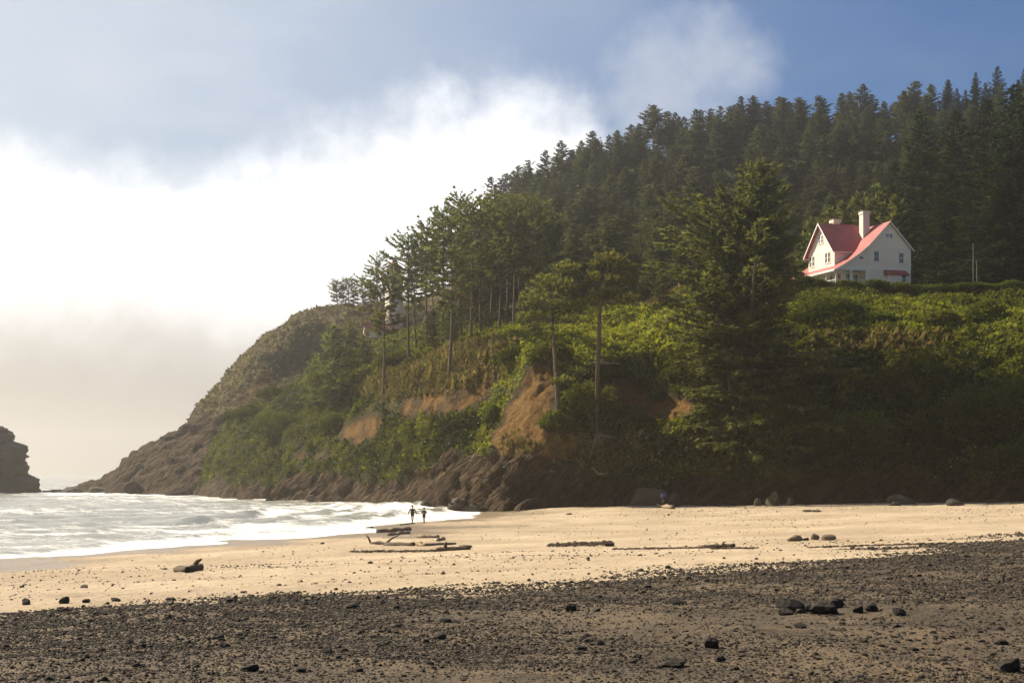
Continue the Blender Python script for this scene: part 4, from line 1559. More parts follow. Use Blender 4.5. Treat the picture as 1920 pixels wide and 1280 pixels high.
# ------------------------------------------------------------------ the keeper's house
def siding_mat(name, col, pitch, seed):
    m, w = mat_new(name)
    co = coords(w)
    sp = w.n('ShaderNodeSeparateXYZ', Vector=co)
    fr = w.m('FRACT', w.m('DIVIDE', sp.outputs[2], pitch))
    n = w.noise(co, 1.4, 5.0, 0.6)
    c = w.mix(n, tuple(q * 0.90 for q in col) + (1,), (*col, 1))
    b = w.n('ShaderNodeBsdfPrincipled', Base__Color=c, Roughness=0.5)
    w.put(b, 'Normal', bump(w, fr, 0.9, 0.03))
    finish(w, b)
    return m


def roof_mat(name, a, b_):
    m, w = mat_new(name)
    co = coords(w)
    n = w.noise(co, 0.5, 6.0, 0.65)
    sp = w.n('ShaderNodeSeparateXYZ', Vector=co)
    fr = w.m('FRACT', w.m('DIVIDE', sp.outputs[2], 0.16))
    n2 = w.noise(co, 9.0, 3.0, 0.6)
    c = w.mix(w.sstep(n, 0.3, 0.7), (*a, 1), (*b_, 1))
    c = w.mix(w.m('MULTIPLY', w.sstep(n2, 0.5, 0.75), 0.35), c, (a[0] * 0.6, a[1] * 0.6, a[2] * 0.6, 1))
    b = w.n('ShaderNodeBsdfPrincipled', Base__Color=c, Roughness=0.75)
    w.put(b, 'Normal', bump(w, w.m('ADD', fr, n2), 0.7, 0.03))
    finish(w, b)
    return m


siding_mat('white_siding', (0.90, 0.825, 0.675), 0.16, 1)
simple_mat('white_trim', (0.80, 0.78, 0.73), 0.45, 0.05)
roof_mat('red_roof', (0.27, 0.060, 0.056), (0.36, 0.090, 0.082))
simple_mat('chimney_plaster', (0.66, 0.60, 0.50), 0.8, 0.12, 1.0, 0.01)
simple_mat('soot_cap', (0.06, 0.055, 0.05), 0.8, 0.1)
simple_mat('door_wood', (0.26, 0.085, 0.04), 0.5, 0.2)
simple_mat('porch_floor', (0.33, 0.30, 0.26), 0.7, 0.15)
simple_mat('pole_wood', (0.16, 0.14, 0.115), 0.85, 0.2)
simple_mat('pole_metal', (0.12, 0.12, 0.115), 0.6, 0.1)


def glass_mat():
    m, w = mat_new('window_glass')
    n = w.noise(coords(w), 0.9, 2.0, 0.5)
    c = w.mix(n, (0.018, 0.018, 0.018, 1), (0.05, 0.05, 0.046, 1))
    b = w.n('ShaderNodeBsdfPrincipled', Base__Color=c, Roughness=0.08)
    b.inputs['Specular IOR Level'].default_value = 0.6
    finish(w, b)


glass_mat()
HOUSE_Z = 37.9
HPHI = R(18)
house = empty('house', (56.3, 258.0, HOUSE_Z), HPHI)
tag(house, 'white two storey house with red roof and wide porch on the bluff', 'house')
M_ = MATS
# local axes: x along the gable wall (0 = porch corner .. 14.7), y to the rear, z up
ROOF = [(-0.75, 2.55), (0.1, 3.0), (1.6, 3.86), (3.43, 5.06), (4.8, 6.02), (6.13, 7.1), (10.38, 11.5)]
L_H = 16.4
W_H = 14.7


def roof_z(u):
    if u <= 10.38:
        return float(np.interp(u, [a for a, b in ROOF], [b for a, b in ROOF]))
    return 11.5 - (u - 10.38) * 1.02


def window(parent, c, w, h, face, panes=(2, 2), proud=0.05, name='window'):
    """sash window: c = centre of the glass, face 'front' (normal -y) or 'left' (normal -x)"""
    root = MB()
    def bx(m, a0, a1, z0, z1, d0, d1):
        if face == 'front':
            m.box((c[0] + a0, c[1] - d1, c[2] + z0), (c[0] + a1, c[1] - d0, c[2] + z1))
        else:
            m.box((c[0] - d1, c[1] + a0, c[2] + z0), (c[0] - d0, c[1] + a1, c[2] + z1))
    f = MB()
    t = 0.13
    bx(f, -w / 2 - t, -w / 2, -h / 2 - t, h / 2 + t, 0.0, proud)
    bx(f, w / 2, w / 2 + t, -h / 2 - t, h / 2 + t, 0.0, proud)
    bx(f, -w / 2 + 0.002, w / 2 - 0.002, h / 2, h / 2 + t * 1.3, 0.0, proud - 0.004)
    wnd = f.build(name, M_['white_trim'], parent)
    s = MB()
    bx(s, -w / 2 - t * 1.5, w / 2 + t * 1.5, -h / 2 - t * 1.25, -h / 2 - 0.004, 0.0, proud + 0.07)
    s.build('sill', M_['white_trim'], wnd)
    g = MB()
    bx(g, -w / 2 + 0.004, w / 2 - 0.004, -h / 2 + 0.004, h / 2 - 0.004, -0.04, 0.012)
    g.build('pane', M_['window_glass'], wnd)
    b = MB()
    bw = 0.035
    bx(b, -w / 2 + 0.005, w / 2 - 0.005, -bw, bw, 0.0125, 0.04)
    for i in range(1, panes[0]):
        x = -w / 2 + w * i / panes[0]
        bx(b, x - bw * 0.6, x + bw * 0.6, -h / 2 + 0.005, h / 2 - 0.005, 0.0125, 0.034)
    b.build('glazing_bar', M_['white_trim'], wnd)
    return wnd


def build_house():
    # ---- gable wall (front), closed body behind it
    m = MB()
    y0 = 0.0
    # upper wall over the porch and main wall, as one front profile with depth
    prof = [(2.6, -1.2), (W_H, -1.2), (W_H, roof_z(W_H) - 0.12), (10.38, 11.3)] + [(u, z - 0.16) for u, z in ROOF[::-1][1:] if u > 2.6] + [(2.6, roof_z(2.6) - 0.16)]
    # enclosed ground floor starts at u = 6.1 on the front; the porch wraps the corner in front of it
    main = [(6.1, -1.2), (W_H, -1.2), (W_H, roof_z(W_H) - 0.12), (10.38, 11.36)] + [(u, z - 0.14) for u, z in ROOF[::-1][1:] if u >= 6.1] + []
    m.prism([(u, 0.0, z) for u, z in main], (0, L_H - 0.4, 0))
    wall = m.build('wall', M_['white_siding'], house)
    m = MB()
    up = [(0.12, 3.12 - 0.14 - 0.1), (6.098, 3.12 - 0.2), (6.098, roof_z(6.098) - 0.14), (4.8, 6.02 - 0.14), (3.43, 5.06 - 0.14), (1.6, 3.86 - 0.14)]
    m.prism([(u, 0.003, z) for u, z in up], (0, 0.22, 0))
    m.build('porch_gable_panel', M_['white_siding'], house)
    # inner walls of the porch
    m = MB()
    m.box((2.6, 2.6, -1.0), (6.098, L_H - 0.6, 4.2))
    m.build('porch_wall', M_['white_siding'], house)
    m = MB()
    m.box((-0.35, -0.05, -1.2), (6.095, 2.598, 0.12))
    m.box((-0.35, 2.602, -1.2), (2.597, L_H, 0.12))
    m.build('porch_floor', M_['porch_floor'], house)
    m = MB()
    m.box((-0.25, 0.23, 2.72), (6.09, 2.597, 2.86))
    m.box((-0.25, 2.6, 2.72), (2.597, L_H - 0.3, 2.86))
    m.build('porch_ceiling', M_['white_trim'], house)
    # porch posts along the side and the front
    for (x, y) in [(-0.1, 0.12), (-0.1, 3.4), (-0.1, 7.0), (-0.1, 10.6), (-0.1, 14.2), (-0.1, 16.2), (2.95, 0.12), (5.95, 0.12)]:
        p = MB()
        p.tube([(x, y, 0.1), (x, y, 0.3), (x, y, 0.34), (x, y, 2.4), (x, y, 2.45), (x, y, 2.70)], [0.2, 0.2, 0.14, 0.12, 0.19, 0.19], 12)
        p.build('porch_post', M_['white_trim'], house)
    m = MB()
    m.box((-0.3, -0.02, 2.5), (0.1, L_H - 0.2, 2.74))
    m.box((0.102, 0.0, 2.68), (6.09, 0.22, 2.90))
    m.build('porch_beam', M_['white_trim'], house)
    # railing
    for (a, b) in [((-0.1, 0.35), (-0.1, 3.2)), ((-0.1, 3.6), (-0.1, 6.8)), ((-0.1, 7.2), (-0.1, 10.4)), ((-0.1, 10.8), (-0.1, 14.0)), ((0.15, 0.12), (2.75, 0.12)), ((3.15, 0.12), (5.75, 0.12))]:
        r = MB()
        a3, b3 = Vector((*a, 0)), Vector((*b, 0))
        r.tube([a3 + Vector((0, 0, 0.95)), b3 + Vector((0, 0, 0.95))], [0.05, 0.05], 6)
        r.tube([a3 + Vector((0, 0, 0.25)), b3 + Vector((0, 0, 0.25))], [0.04, 0.04], 6)
        n = int((b3 - a3).length / 0.22)
        for i in range(n + 1):
            q = a3.lerp(b3, i / n)
            r.tube([q + Vector((0, 0, 0.25)), q + Vector((0, 0, 0.95))], [0.022, 0.022], 4)
        r.build('railing', M_['white_trim'], house)
    # ---- main roof: thick sheet following the flared profile, overhanging both ends
    th = 0.17
    left = [(u, z) for u, z in ROOF]
    m = MB()
    lp = [(u, -0.45, z) for u, z in left] + [(u, -0.45, z - th * (1.3 if i else 1)) for i, (u, z) in list(enumerate(left))[::-1]]
    n = len(left)
    for i in range(n - 1):
        (u0, z0), (u1, z1) = left[i], left[i + 1]
        q = [(u0, -0.45, z0), (u1, -0.45, z1), (u1, -0.45, z1 - th), (u0, -0.45, z0 - th)]
        m.prism(q, (0, L_H + 0.6, 0))
    roof = m.build('roof', M_['red_roof'], house)
    m = MB()
    m.prism([(10.385, -0.45, 11.5), (15.15, -0.45, 11.5 - 4.77 * 1.02), (15.15, -0.45, 11.5 - 4.77 * 1.02 - th), (10.385, -0.45, 11.5 - th)], (0, L_H + 0.6, 0))
    m.build('roof_slope', M_['red_roof'], roof)
    # rake boards on the gable
    m = MB()
    bd = 0.26
    for (u0, z0), (u1, z1) in list(zip(left, left[1:])):
        m.prism([(u0, -0.50, z0 - 0.03), (u1, -0.50, z1 - 0.03), (u1, -0.50, z1 - bd), (u0, -0.50, z0 - bd)], (0, 0.06, 0))
    m.build('rake_board', M_['white_trim'], roof)
    m = MB()
    m.prism([(10.39, -0.503, 11.47), (15.17, -0.503, 11.47 - 4.78 * 1.02), (15.17, -0.503, 11.47 - 4.78 * 1.02 - 0.3), (10.39, -0.503, 11.2)], (0, 0.06, 0))
    m.build('rake_board', M_['white_trim'], roof)
    m = MB()
    m.box((-0.82, -0.44, 2.36), (-0.74, L_H + 0.1, 2.58))
    m.build('eave_board', M_['white_trim'], roof)
    # string courses and corner boards
    m = MB()
    m.box((0.2, -0.06, 2.98), (W_H + 0.06, -0.004, 3.20))
    m.build('string_course', M_['white_trim'], house)
    m = MB()
    m.box((6.2, -0.065, 6.62), (W_H + 0.04, -0.004, 6.80))
    m.build('string_course', M_['white_trim'], house)
    m = MB()
    m.box((9.0, -0.05, 9.90), (11.9, -0.004, 10.02))
    m.build('string_course', M_['white_trim'], house)
    for x in (W_H - 0.14, 5.98):
        m = MB()
        z1 = 6.6 if x > 8 else 2.96
        m.box((x, -0.05, -1.0), (x + 0.2, 0.12, z1))
        m.build('corner_board', M_['white_trim'], house)
    # ---- gable windows
    for x in (10.02, 10.78):
        window(house, (x, -0.004, 9.0), 0.56, 0.62, 'front', (2, 1))
    window(house, (7.85, -0.004, 5.25), 0.86, 1.7, 'front')
    window(house, (12.85, -0.004, 5.15), 0.86, 1.7, 'front')
    window(house, (13.3, -0.004, 1.55), 0.86, 1.3, 'front')
    # arched vent
    m = MB()
    arc = [(4.87 + 0.42 * math.cos(a), -0.012, 4.72 + 0.34 * math.sin(a)) for a in np.linspace(0, math.pi, 12)]
    m.prism(arc, (0, 0.02, 0))
    m.build('arched_vent', M_['window_glass'], house)
    # ---- small bay with its own red roof
    m = MB()
    m.box((9.75, -1.15, -1.0), (12.2, -0.003, 1.98))
    bay = m.build('bay', M_['white_siding'], house)
    m = MB()
    m.prism([(9.35, -0.005, 3.02), (9.35, -1.5, 2.06), (9.35, -1.5, 1.94), (9.35, -0.005, 1.99)], (4.35, 0, 0))
    m.build('bay_roof', M_['red_roof'], bay)
    m = MB()
    m.box((9.72, -1.20, -1.0), (9.9, -1.152, 1.93))
    m.box((12.05, -1.20, -1.0), (12.23, -1.152, 1.93))
    m.build('corner_board', M_['white_trim'], bay)
    # ---- porch doors and windows
    for y in (5.0, 6.25, 9.8, 11.0):
        window(house, (2.597, y, 1.55), 0.8, 1.75, 'left')
    d = MB()
    d.box((2.53, 2.95, 0.13), (2.598, 3.95, 2.35))
    door = d.build('door', M_['door_wood'], house)
    d = MB()
    for a, b in ((2.82, 2.948), (3.952, 4.08)):
        d.box((2.5, a, 0.13), (2.599, b, 2.5))
    d.box((2.5, 2.95, 2.352), (2.599, 3.95, 2.5))
    d.build('door_frame', M_['white_trim'], door)
    d = MB()
    d.tube([(2.52, 3.1, 1.15), (2.47, 3.1, 1.15)], [0.04, 0.05], 8)
    d.build('handle', M_['soot_cap'], door)
    window(house, (5.3, 2.597, 1.6), 0.7, 1.3, 'front')
    window(house, (3.7, 2.597, 1.55), 0.7, 1.6, 'front')
    # ---- cross gable facing the sea
    vr, hw, zr, ze = 7.9, 4.55, 12.0, 7.05
    uf = 1.5
    m = MB()
    m.prism([(uf, vr - hw, 3.4), (uf, vr - hw, ze - 0.05), (uf, vr, zr - 0.22), (uf, vr + hw, ze - 0.05), (uf, vr + hw, 3.4)][::-1], (8.4, 0, 0))
    cg = m.build('cross_gable', M_['white_siding'], house)
    sl = (zr - ze) / hw
    for sg in (-1, 1):
        m = MB()
        e = hw + 0.62
        a = [(uf - 0.7, vr, zr), (uf - 0.7, vr + sg * e, zr - sl * e), (uf - 0.7, vr + sg * e, zr - sl * e - 0.15), (uf - 0.7, vr, zr - 0.18)]
        if sg > 0:
            a = a[::-1]
        m.prism(a, (12.0, 0, 0))
        m.build('cross_gable_roof', M_['red_roof'], cg)
        m = MB()
        a = [(uf - 0.76, vr, zr - 0.03), (uf - 0.76, vr + sg * e, zr - sl * e - 0.03), (uf - 0.76, vr + sg * e, zr - sl * e - 0.32), (uf - 0.76, vr, zr - 0.34)]
        if sg > 0:
            a = a[::-1]
        m.prism(a, (0.055, 0, 0))
        m.build('rake_board', M_['white_trim'], cg)
        m = MB()
        m.box((uf - 0.66, vr + sg * e - 0.05, zr - sl * e - 0.30), (9.0, vr + sg * e + 0.05, zr - sl * e - 0.16))
        m.build('eave_board', M_['white_trim'], cg)
    m = MB()
    m.box((uf - 0.05, vr - hw, 6.78), (uf - 0.003, vr + hw, 6.98))
    m.build('string_course', M_['white_trim'], cg)
    for y in (5.15, 6.15, 10.7, 11.7):
        window(cg, (uf - 0.003, y, 5.5), 0.72, 1.75, 'left')
    for y in (7.55, 8.5):
        window(cg, (uf - 0.003, y, 9.05), 0.62, 1.25, 'left')
    # ---- chimneys
    def chimney(x, y, w, z0, z1, lab):
        m = MB()
        m.box((x, y, z0), (x + w, y + w, z1 - 0.8))
        c = m.build('chimney', M_['chimney_plaster'], house)
        c['label'] = lab
        m = MB()
        m.box((x - 0.1, y - 0.1, z1 - 0.798), (x + w + 0.1, y + w + 0.1, z1 - 0.2))
        m.build('chimney_collar', M_['chimney_plaster'], c)
        m = MB()
        m.box((x - 0.22, y - 0.22, z1 - 0.198), (x + w + 0.22, y + w + 0.22, z1 - 0.05))
        m.box((x + 0.2, y + 0.2, z1 - 0.05), (x + w - 0.2, y + w - 0.2, z1 + 0.08))
        m.build('chimney_cap', M_['soot_cap'], c)
    chimney(8.0, 4.6, 1.3, 8.4, 14.25, 'tall plastered chimney with dark cap')
    chimney(4.4, 8.6, 1.35, 10.0, 13.2, 'short chimney behind the ridge')


build_house()


# ------------------------------------------------------------------ lighthouse and its annex
def build_lighthouse():
    b = P(797, 604, 448)
    z = drop(b[0], b[1], BV_ALL)
    z = b[2] if z is None else z
    root = empty('lighthouse', (b[0], b[1], z))
    tag(root, 'white lighthouse tower with red cap half hidden by pines', 'lighthouse')
    topz = CAMZ - (527 - HORIZON) / F * 448 - z
    h = topz - 5.2
    m = MB()
    m.tube([(0, 0, -2), (0, 0, 0), (0, 0, h)], [3.1, 3.0, 2.3], 28)
    m.build('tower', M_['chimney_plaster'], root, True)
    m = MB()
    m.tube([(0, 0, h), (0, 0, h + 0.35)], [3.2, 3.2], 28)
    m.build('gallery', M_['white_trim'], root)
    m = MB()
    m.tube([(0, 0, h + 0.35), (0, 0, h + 3.0)], [1.9, 1.9], 16)
    lan = m.build('lantern_room', M_['window_glass'], root)
    for k in range(8):
        a = k * math.pi / 4
        q = MB()
        q.tube([(math.cos(a) * 1.93, math.sin(a) * 1.93, h + 0.35), (math.cos(a) * 1.93, math.sin(a) * 1.93, h + 3.0)], [0.09, 0.09], 6)
        q.build('mullion', M_['white_trim'], lan)
    m = MB()
    m.tube([(0, 0, h + 2.95), (0, 0, h + 3.2), (0, 0, h + 4.5), (0, 0, h + 4.55)], [2.5, 2.4, 0.5, 0.45], 20)
    rf = m.build('roof', M_['red_roof'], root)
    m = MB()
    m.tube([(0, 0, h + 4.5), (0, 0, h + 4.8), (0, 0, h + 5.0), (0, 0, h + 5.2)], [0.3, 0.45, 0.4, 0.1], 12)
    m.build('vent_ball', M_['red_roof'], rf)
    m = MB()
    m.box((-0.5, -3.0, h * 0.42), (0.5, -2.4, h * 0.42 + 1.5))
    m.build('window', M_['window_glass'], root)
    # rail
    m = MB()
    ring = [(math.cos(a) * 3.1, math.sin(a) * 3.1, h + 1.3) for a in np.linspace(0, 2 * math.pi, 25)]
    m.tube(ring, [0.05] * 25, 4)
    for k in range(16):
        a = k * math.pi / 8
        m.tube([(math.cos(a) * 3.1, math.sin(a) * 3.1, h + 0.35), (math.cos(a) * 3.1, math.sin(a) * 3.1, h + 1.3)], [0.03, 0.03], 4)
    m.build('railing', M_['soot_cap'], root)
    # annexes
    for (px, py, w, lab, dd) in ((808, 603, 9.0, 'low white building with red roof at the lighthouse foot, right side', 436), (771, 606, 6.5, 'low white building with red roof left of the lighthouse', 440)):
        b2 = P(px, py, dd)
        z2 = drop(b2[0], b2[1], BV_ALL)
        z2 = b2[2] if z2 is None else z2
        r2 = empty('outbuilding', (b2[0], b2[1], z2), R(18))
        tag(r2, lab, 'building')
        m = MB()
        m.box((-w / 2, -2.6, -2.0), (w / 2, 2.6, 2.0))
        m.prism([(-w / 2, -2.6, 2.0), (-w / 2, 0, 4.3), (-w / 2, 2.6, 2.0)][::-1], (w, 0, 0))
        m.build('wall', M_['white_siding'], r2)
        for sg in (-1, 1):
            m = MB()
            a = [(-w / 2 - 0.4, 0, 4.55), (-w / 2 - 0.4, sg * 3.2, 1.75), (-w / 2 - 0.4, sg * 3.2, 1.55), (-w / 2 - 0.4, 0, 4.35)]
            m.prism(a if sg < 0 else a[::-1], (w + 0.8, 0, 0))
            m.build('roof', M_['red_roof'], r2)
        window(r2, (w * 0.15, -2.6, 0.9), 0.9, 1.2, 'front')


build_lighthouse()

# ------------------------------------------------------------------ utility poles right of the house
for k, (px, top, lab) in enumerate([(1597, 506, 'taller grey pole standing right of the house'), (1602, 530, 'shorter pole close beside the taller one')]):
    b = P(px, 568, 256 + k)
    z = drop(b[0], b[1]) or b[2]
    h = CAMZ - (top - HORIZON) / F * (256 + k) - z
    root = empty('utility_pole', (b[0], b[1], z))
    tag(root, lab, 'pole', 'poles beside the house')
    m = MB()
    m.tube([(0, 0, -1), (0, 0, h * 0.5), (0, 0, h)], [0.11, 0.10, 0.085], 8)
    m.build('post', M_['pole_wood' if k else 'pole_metal'], root)
    m = MB()
    m.tube([(0, 0, h), (0, 0, h + 0.06), (0, 0, h + 0.16)], [0.16, 0.16, 0.05], 8)
    m.build('cap', M_['pole_metal'], root)
    m = MB()
    m.box((-0.14, -0.3, h * 0.45), (0.14, -0.13, h * 0.45 + 0.5))
    m.build('junction_box', M_['pole_metal'], root)


# ------------------------------------------------------------------ rocks
def rock_mesh(name, seed, sub=3, rough=0.28, flat=1.0, ang=0.5):
    bm = bmesh.new()
    bmesh.ops.create_icosphere(bm, subdivisions=sub, radius=1.0)
    v = np.array([q.co for q in bm.verts])
    g = np.random.default_rng(seed)
    r = 1 + rough * fbm(v * 1.2 + seed * 3.7, 3, seed)
    # chop with a few planes for broken facets
    for k in range(int(9 * ang) + 2):
        n = unit(g.normal(size=3))
        dd = g.uniform(0.55, 0.85)
        s = v * r[:, None] @ n
        r = np.where(s > dd, r * dd / np.maximum(s, 1e-6), r)
    r = r * (1 + 0.07 * fbm(v * 4 + seed, 3, seed + 5))
    v = v * r[:, None]
    v[:, 2] *= flat
    for q, c in zip(bm.verts, v):
        q.co = c
    me = bpy.data.meshes.new(name)
    bm.to_mesh(me)
    bm.free()
    if sub >= 3:
        me.polygons.foreach_set('use_smooth', np.ones(len(me.polygons), bool))
        me.update()
    return me


def put_rock(name, me, loc, size, label, mat, cat='rock', grp=None, rz=0.0, tilt=0.0):
    if len(me.materials) == 0:
        me.materials.append(MATS[mat])
    o = bpy.data.objects.new(name, me)
    COL.objects.link(o)
    o.location = [float(c) for c in loc]
    o.scale = size if hasattr(size, '__len__') else (size,) * 3
    o.rotation_euler = (tilt, tilt * 0.5, rz)
    tag(o, label, cat, grp)
    return o


# the sea stack at the left edge
def sea_stack():
    base = P(196, 850, 392)
    prof = [(-7, 17.6), (-2.0, 17.4), (1.5, 16.4), (3.8, 14.2), (6.2, 11.0), (7.2, 9.2), (7.5, 7.0), (8.6, 4.2), (10.0, 0.2)]
    nz, na = 90, 200
    G = np.zeros((nz, na, 3))
    a = np.linspace(0, 2 * np.pi, na)
    right = [(18.9, 3.0), (18.3, 7.0), (17.6, 10.5), (16.2, 13.6), (14.0, 15.6), (11.0, 17.2), (8.0, 18.0), (5.0, 18.7), (2.0, 19.6), (0.0, 20.4), (-3.0, 22)]
    zs = np.concatenate((np.linspace(-3, 15, nz - 30), np.linspace(15.2, 18.9, 30)))
    rad = np.interp(zs, [q[0] for q in right][::-1], [q[1] for q in right][::-1])
    for i, z in enumerate(zs):
        q = np.stack((np.cos(a) * rad[i] * 1.0, np.sin(a) * rad[i] * 0.8, np.full(na, z)), 1)
        dsp = rock_relief(q + 3.0, 20, 77, 1.6) * 0.8 + 1.2 * fbm(np.stack((np.cos(a) * 1.7, np.sin(a) * 1.7, np.full(na, z * 0.09)), 1), 3, 9)
        G[i] = q + np.stack((np.cos(a), np.sin(a), a * 0), 1) * dsp[:, None]
    V = np.concatenate((G.reshape(-1, 3), [[0, 0, 19.1]]))
    F4 = grid_faces(nz, na)
    me = np_mesh('sea_stack', V, F4, True)
    bm = bmesh.new()
    bm.from_mesh(me)
    bm.verts.ensure_lookup_table()
    top = [bm.verts[(nz - 1) * na + k] for k in range(na)]
    for k in range(na - 1):
        bm.faces.new((top[k], top[k + 1], bm.verts[len(bm.verts) - 1]))
    bmesh.ops.remove_doubles(bm, verts=bm.verts, dist=0.001)
    for f in bm.faces:
        f.smooth = True
    bm.to_mesh(me)
    bm.free()
    o = link('sea_stack', me, MATS['sea_rock'])
    o.location = (base[0], base[1], 0)
    tag(o, 'tall dark rock stack standing in the sea at the left', 'rock')


sea_stack()

stone_mat('lichen_rock', (0.035, 0.030, 0.018), (0.13, 0.125, 0.055), 3.0)
# boulders and ledges at the foot of the bluff
for i, (px, py, w, h, lab, mt) in enumerate([
        (1146, 867, 3.0, 2.9, 'big rounded boulder beside the person in blue', 'sea_rock'), (1184, 867, 1.5, 1.6, 'dark boulder right behind the person in blue', 'sea_rock'),
        (1322, 866, 1.2, 1.6, 'pale lichen spotted rock at the foot of the bluff', 'lichen_rock'), (1299, 866.5, 0.6, 0.9, 'small upright pale rock left of the lichen spotted one', 'lichen_rock'),
        (1345, 866, 0.9, 1.0, 'brown rock right of the lichen spotted one', 'sea_rock'), (1572, 866, 1.4, 0.55, 'low dark rock alone on the sand at right', 'basalt'),
        (1504, 864, 2.2, 0.9, 'slanting brown rock slab at the dark foot of the bluff', 'sea_rock'), (1490, 866, 1.0, 0.5, 'small dark rock left of the slanting slab', 'basalt'),
        (1625, 862, 1.2, 0.4, 'flat dark rock on the sand near the right end', 'basalt'), (1095, 867, 1.5, 1.1, 'low boulder left of the big rounded one', 'sea_rock'),
        (885, 868, 2.2, 1.0, 'wave washed rock at the bluff toe, nearest the walkers', 'sea_rock'), (905, 872, 1.4, 0.7, 'low rock at the upper end of the waterline', 'sea_rock'),
        (845, 866, 1.6, 0.8, 'wet rock in the surf behind the walkers', 'sea_rock'), (612, 857, 3.0, 1.6, 'surf washed rock below the left bluff', 'sea_rock'),
        (650, 859, 2.6, 1.2, 'second surf washed rock below the left bluff', 'sea_rock'), (690, 861, 2.4, 1.0, 'third surf washed rock below the left bluff', 'sea_rock'),
        (352, 849, 4.0, 1.4, 'low reef rock at the headland tip', 'sea_rock'), (392, 850, 4.0, 1.8, 'second reef rock from the headland tip', 'sea_rock'),
        (330, 848, 3.0, 0.9, 'outermost reef rock between stack and headland', 'sea_rock')]):
    if py < 862 and px < 900:
        d = CAMZ * F / (py - HORIZON)
        loc = P(px, py, d)
    else:
        loc = on(px, py)
        if loc is None:
            continue
    put_rock('boulder', rock_mesh('boulder', 700 + i, 4, 0.45, 1.0, 1.3), (loc[0], loc[1] + w * (0.85 if i < 2 else 0.2), loc[2] + h * 0.2), (w, w * 0.8, h), lab, mt, rz=i * 1.1)

# named stones in the foreground and on the sand (picture position of the foot, width and height in pixels)
stones = [(1344, 1013, 36, 26, 'largest black block in the stone cluster at right'), (1396, 1016, 34, 18, 'flat black rock right of the largest block'),
          (1408, 1008, 22, 20, 'tilted black rock topping the stone cluster'), (1372, 1012, 20, 12, 'small rock between the two big black ones'),
          (1340, 1017, 22, 10, 'low grey rock in front of the largest block'), (1440, 1014, 14, 10, 'small dark stone right of the cluster'),
          (1457, 1012, 18, 14, 'pointed dark stone right of the cluster'), (1495, 1018, 17, 15, 'lone upright black stone far right of the cluster'),
          (1238, 1063, 18, 17, 'pointed black stone left of the lower stone rows'), (1248, 1082, 14, 12, 'black stone below the pointed one'),
          (1185, 1089, 36, 12, 'heap-like black rock near the lower middle'), (1360, 1035, 16, 8, 'dark stone below the stone cluster'),
          (1653, 1096, 26, 20, 'big black stone at the lower right corner'), (1637, 1058, 20, 9, 'flat black stone above the corner stone'),
          (1187, 1003, 18, 10, 'dark stone in the middle of the gravel'), (1043, 1012, 14, 13, 'black stone left of the middle gravel stones'),
          (1056, 1066, 16, 9, 'brown stone among the lower middle gravel'), (1134, 1076, 13, 7, 'small black stone in the lower middle'),
          (288, 1003, 13, 10, 'leftmost round black stone on the sand'), (342, 1001, 12, 10, 'second round black stone on the sand from left'),
          (371, 1000, 12, 7, 'third black stone on the sand from left'), (411, 998, 13, 7, 'fourth black stone on the sand from left'),
          (489, 997, 13, 5, 'low black stone on the sand left of the seaweed heap'), (571, 1000, 16, 9, 'pointed stone on the sand near the seaweed heap'),
          (562, 1062, 14, 9, 'round grey stone in the left gravel'), (705, 1070, 15, 10, 'pale topped stone in the gravel left of centre'),
          (600, 1095, 20, 10, 'round black stone at the lower left'), (668, 1096, 16, 8, 'round black stone right of the lower left one'),
          (845, 1085, 12, 7, 'small black stone in the lower gravel left of centre'), (1096, 922, 12, 6, 'dark stone at the right end of the wrack heap'),
          (1352, 915, 18, 9, 'tan block lying alone on the sand'), (1378, 913, 12, 11, 'tan pyramid stone on the sand'),
          (1397, 914, 22, 9, 'tan slab right of the pyramid stone'), (1367, 914, 8, 4, 'little dark stone between the tan ones')]
STONE_MESH = [rock_mesh('stone', 820 + k, 2, 0.32, 0.85, 0.8) for k in range(7)]
TAN_MESH = [rock_mesh('tan_stone', 850 + k, 2, 0.3, 0.9, 0.7) for k in range(3)]
for me in STONE_MESH:
    me.materials.append(MATS['basalt'])
for me in TAN_MESH:
    me.materials.append(MATS['tan_rock'])
taken = []
for i, (px, py, w, h, lab) in enumerate(stones):
    p = on(px, py, BV_BEACH)
    if p is None:
        continue
    s = p.y / F
    tan = lab.startswith('tan')
    me = TAN_MESH[i % 3] if tan else STONE_MESH[i % 7]
    o = put_rock('stone', me, (p.x, p.y + w * s * 0.3, p.z + h * s * 0.30), (w * s * 0.60, w * s * 0.5, h * s * 0.80), lab, 'basalt', 'stone', 'notable stones on the beach', rz=(i * 0.9) % 0.7 - 0.3)
    taken.append((px, py))

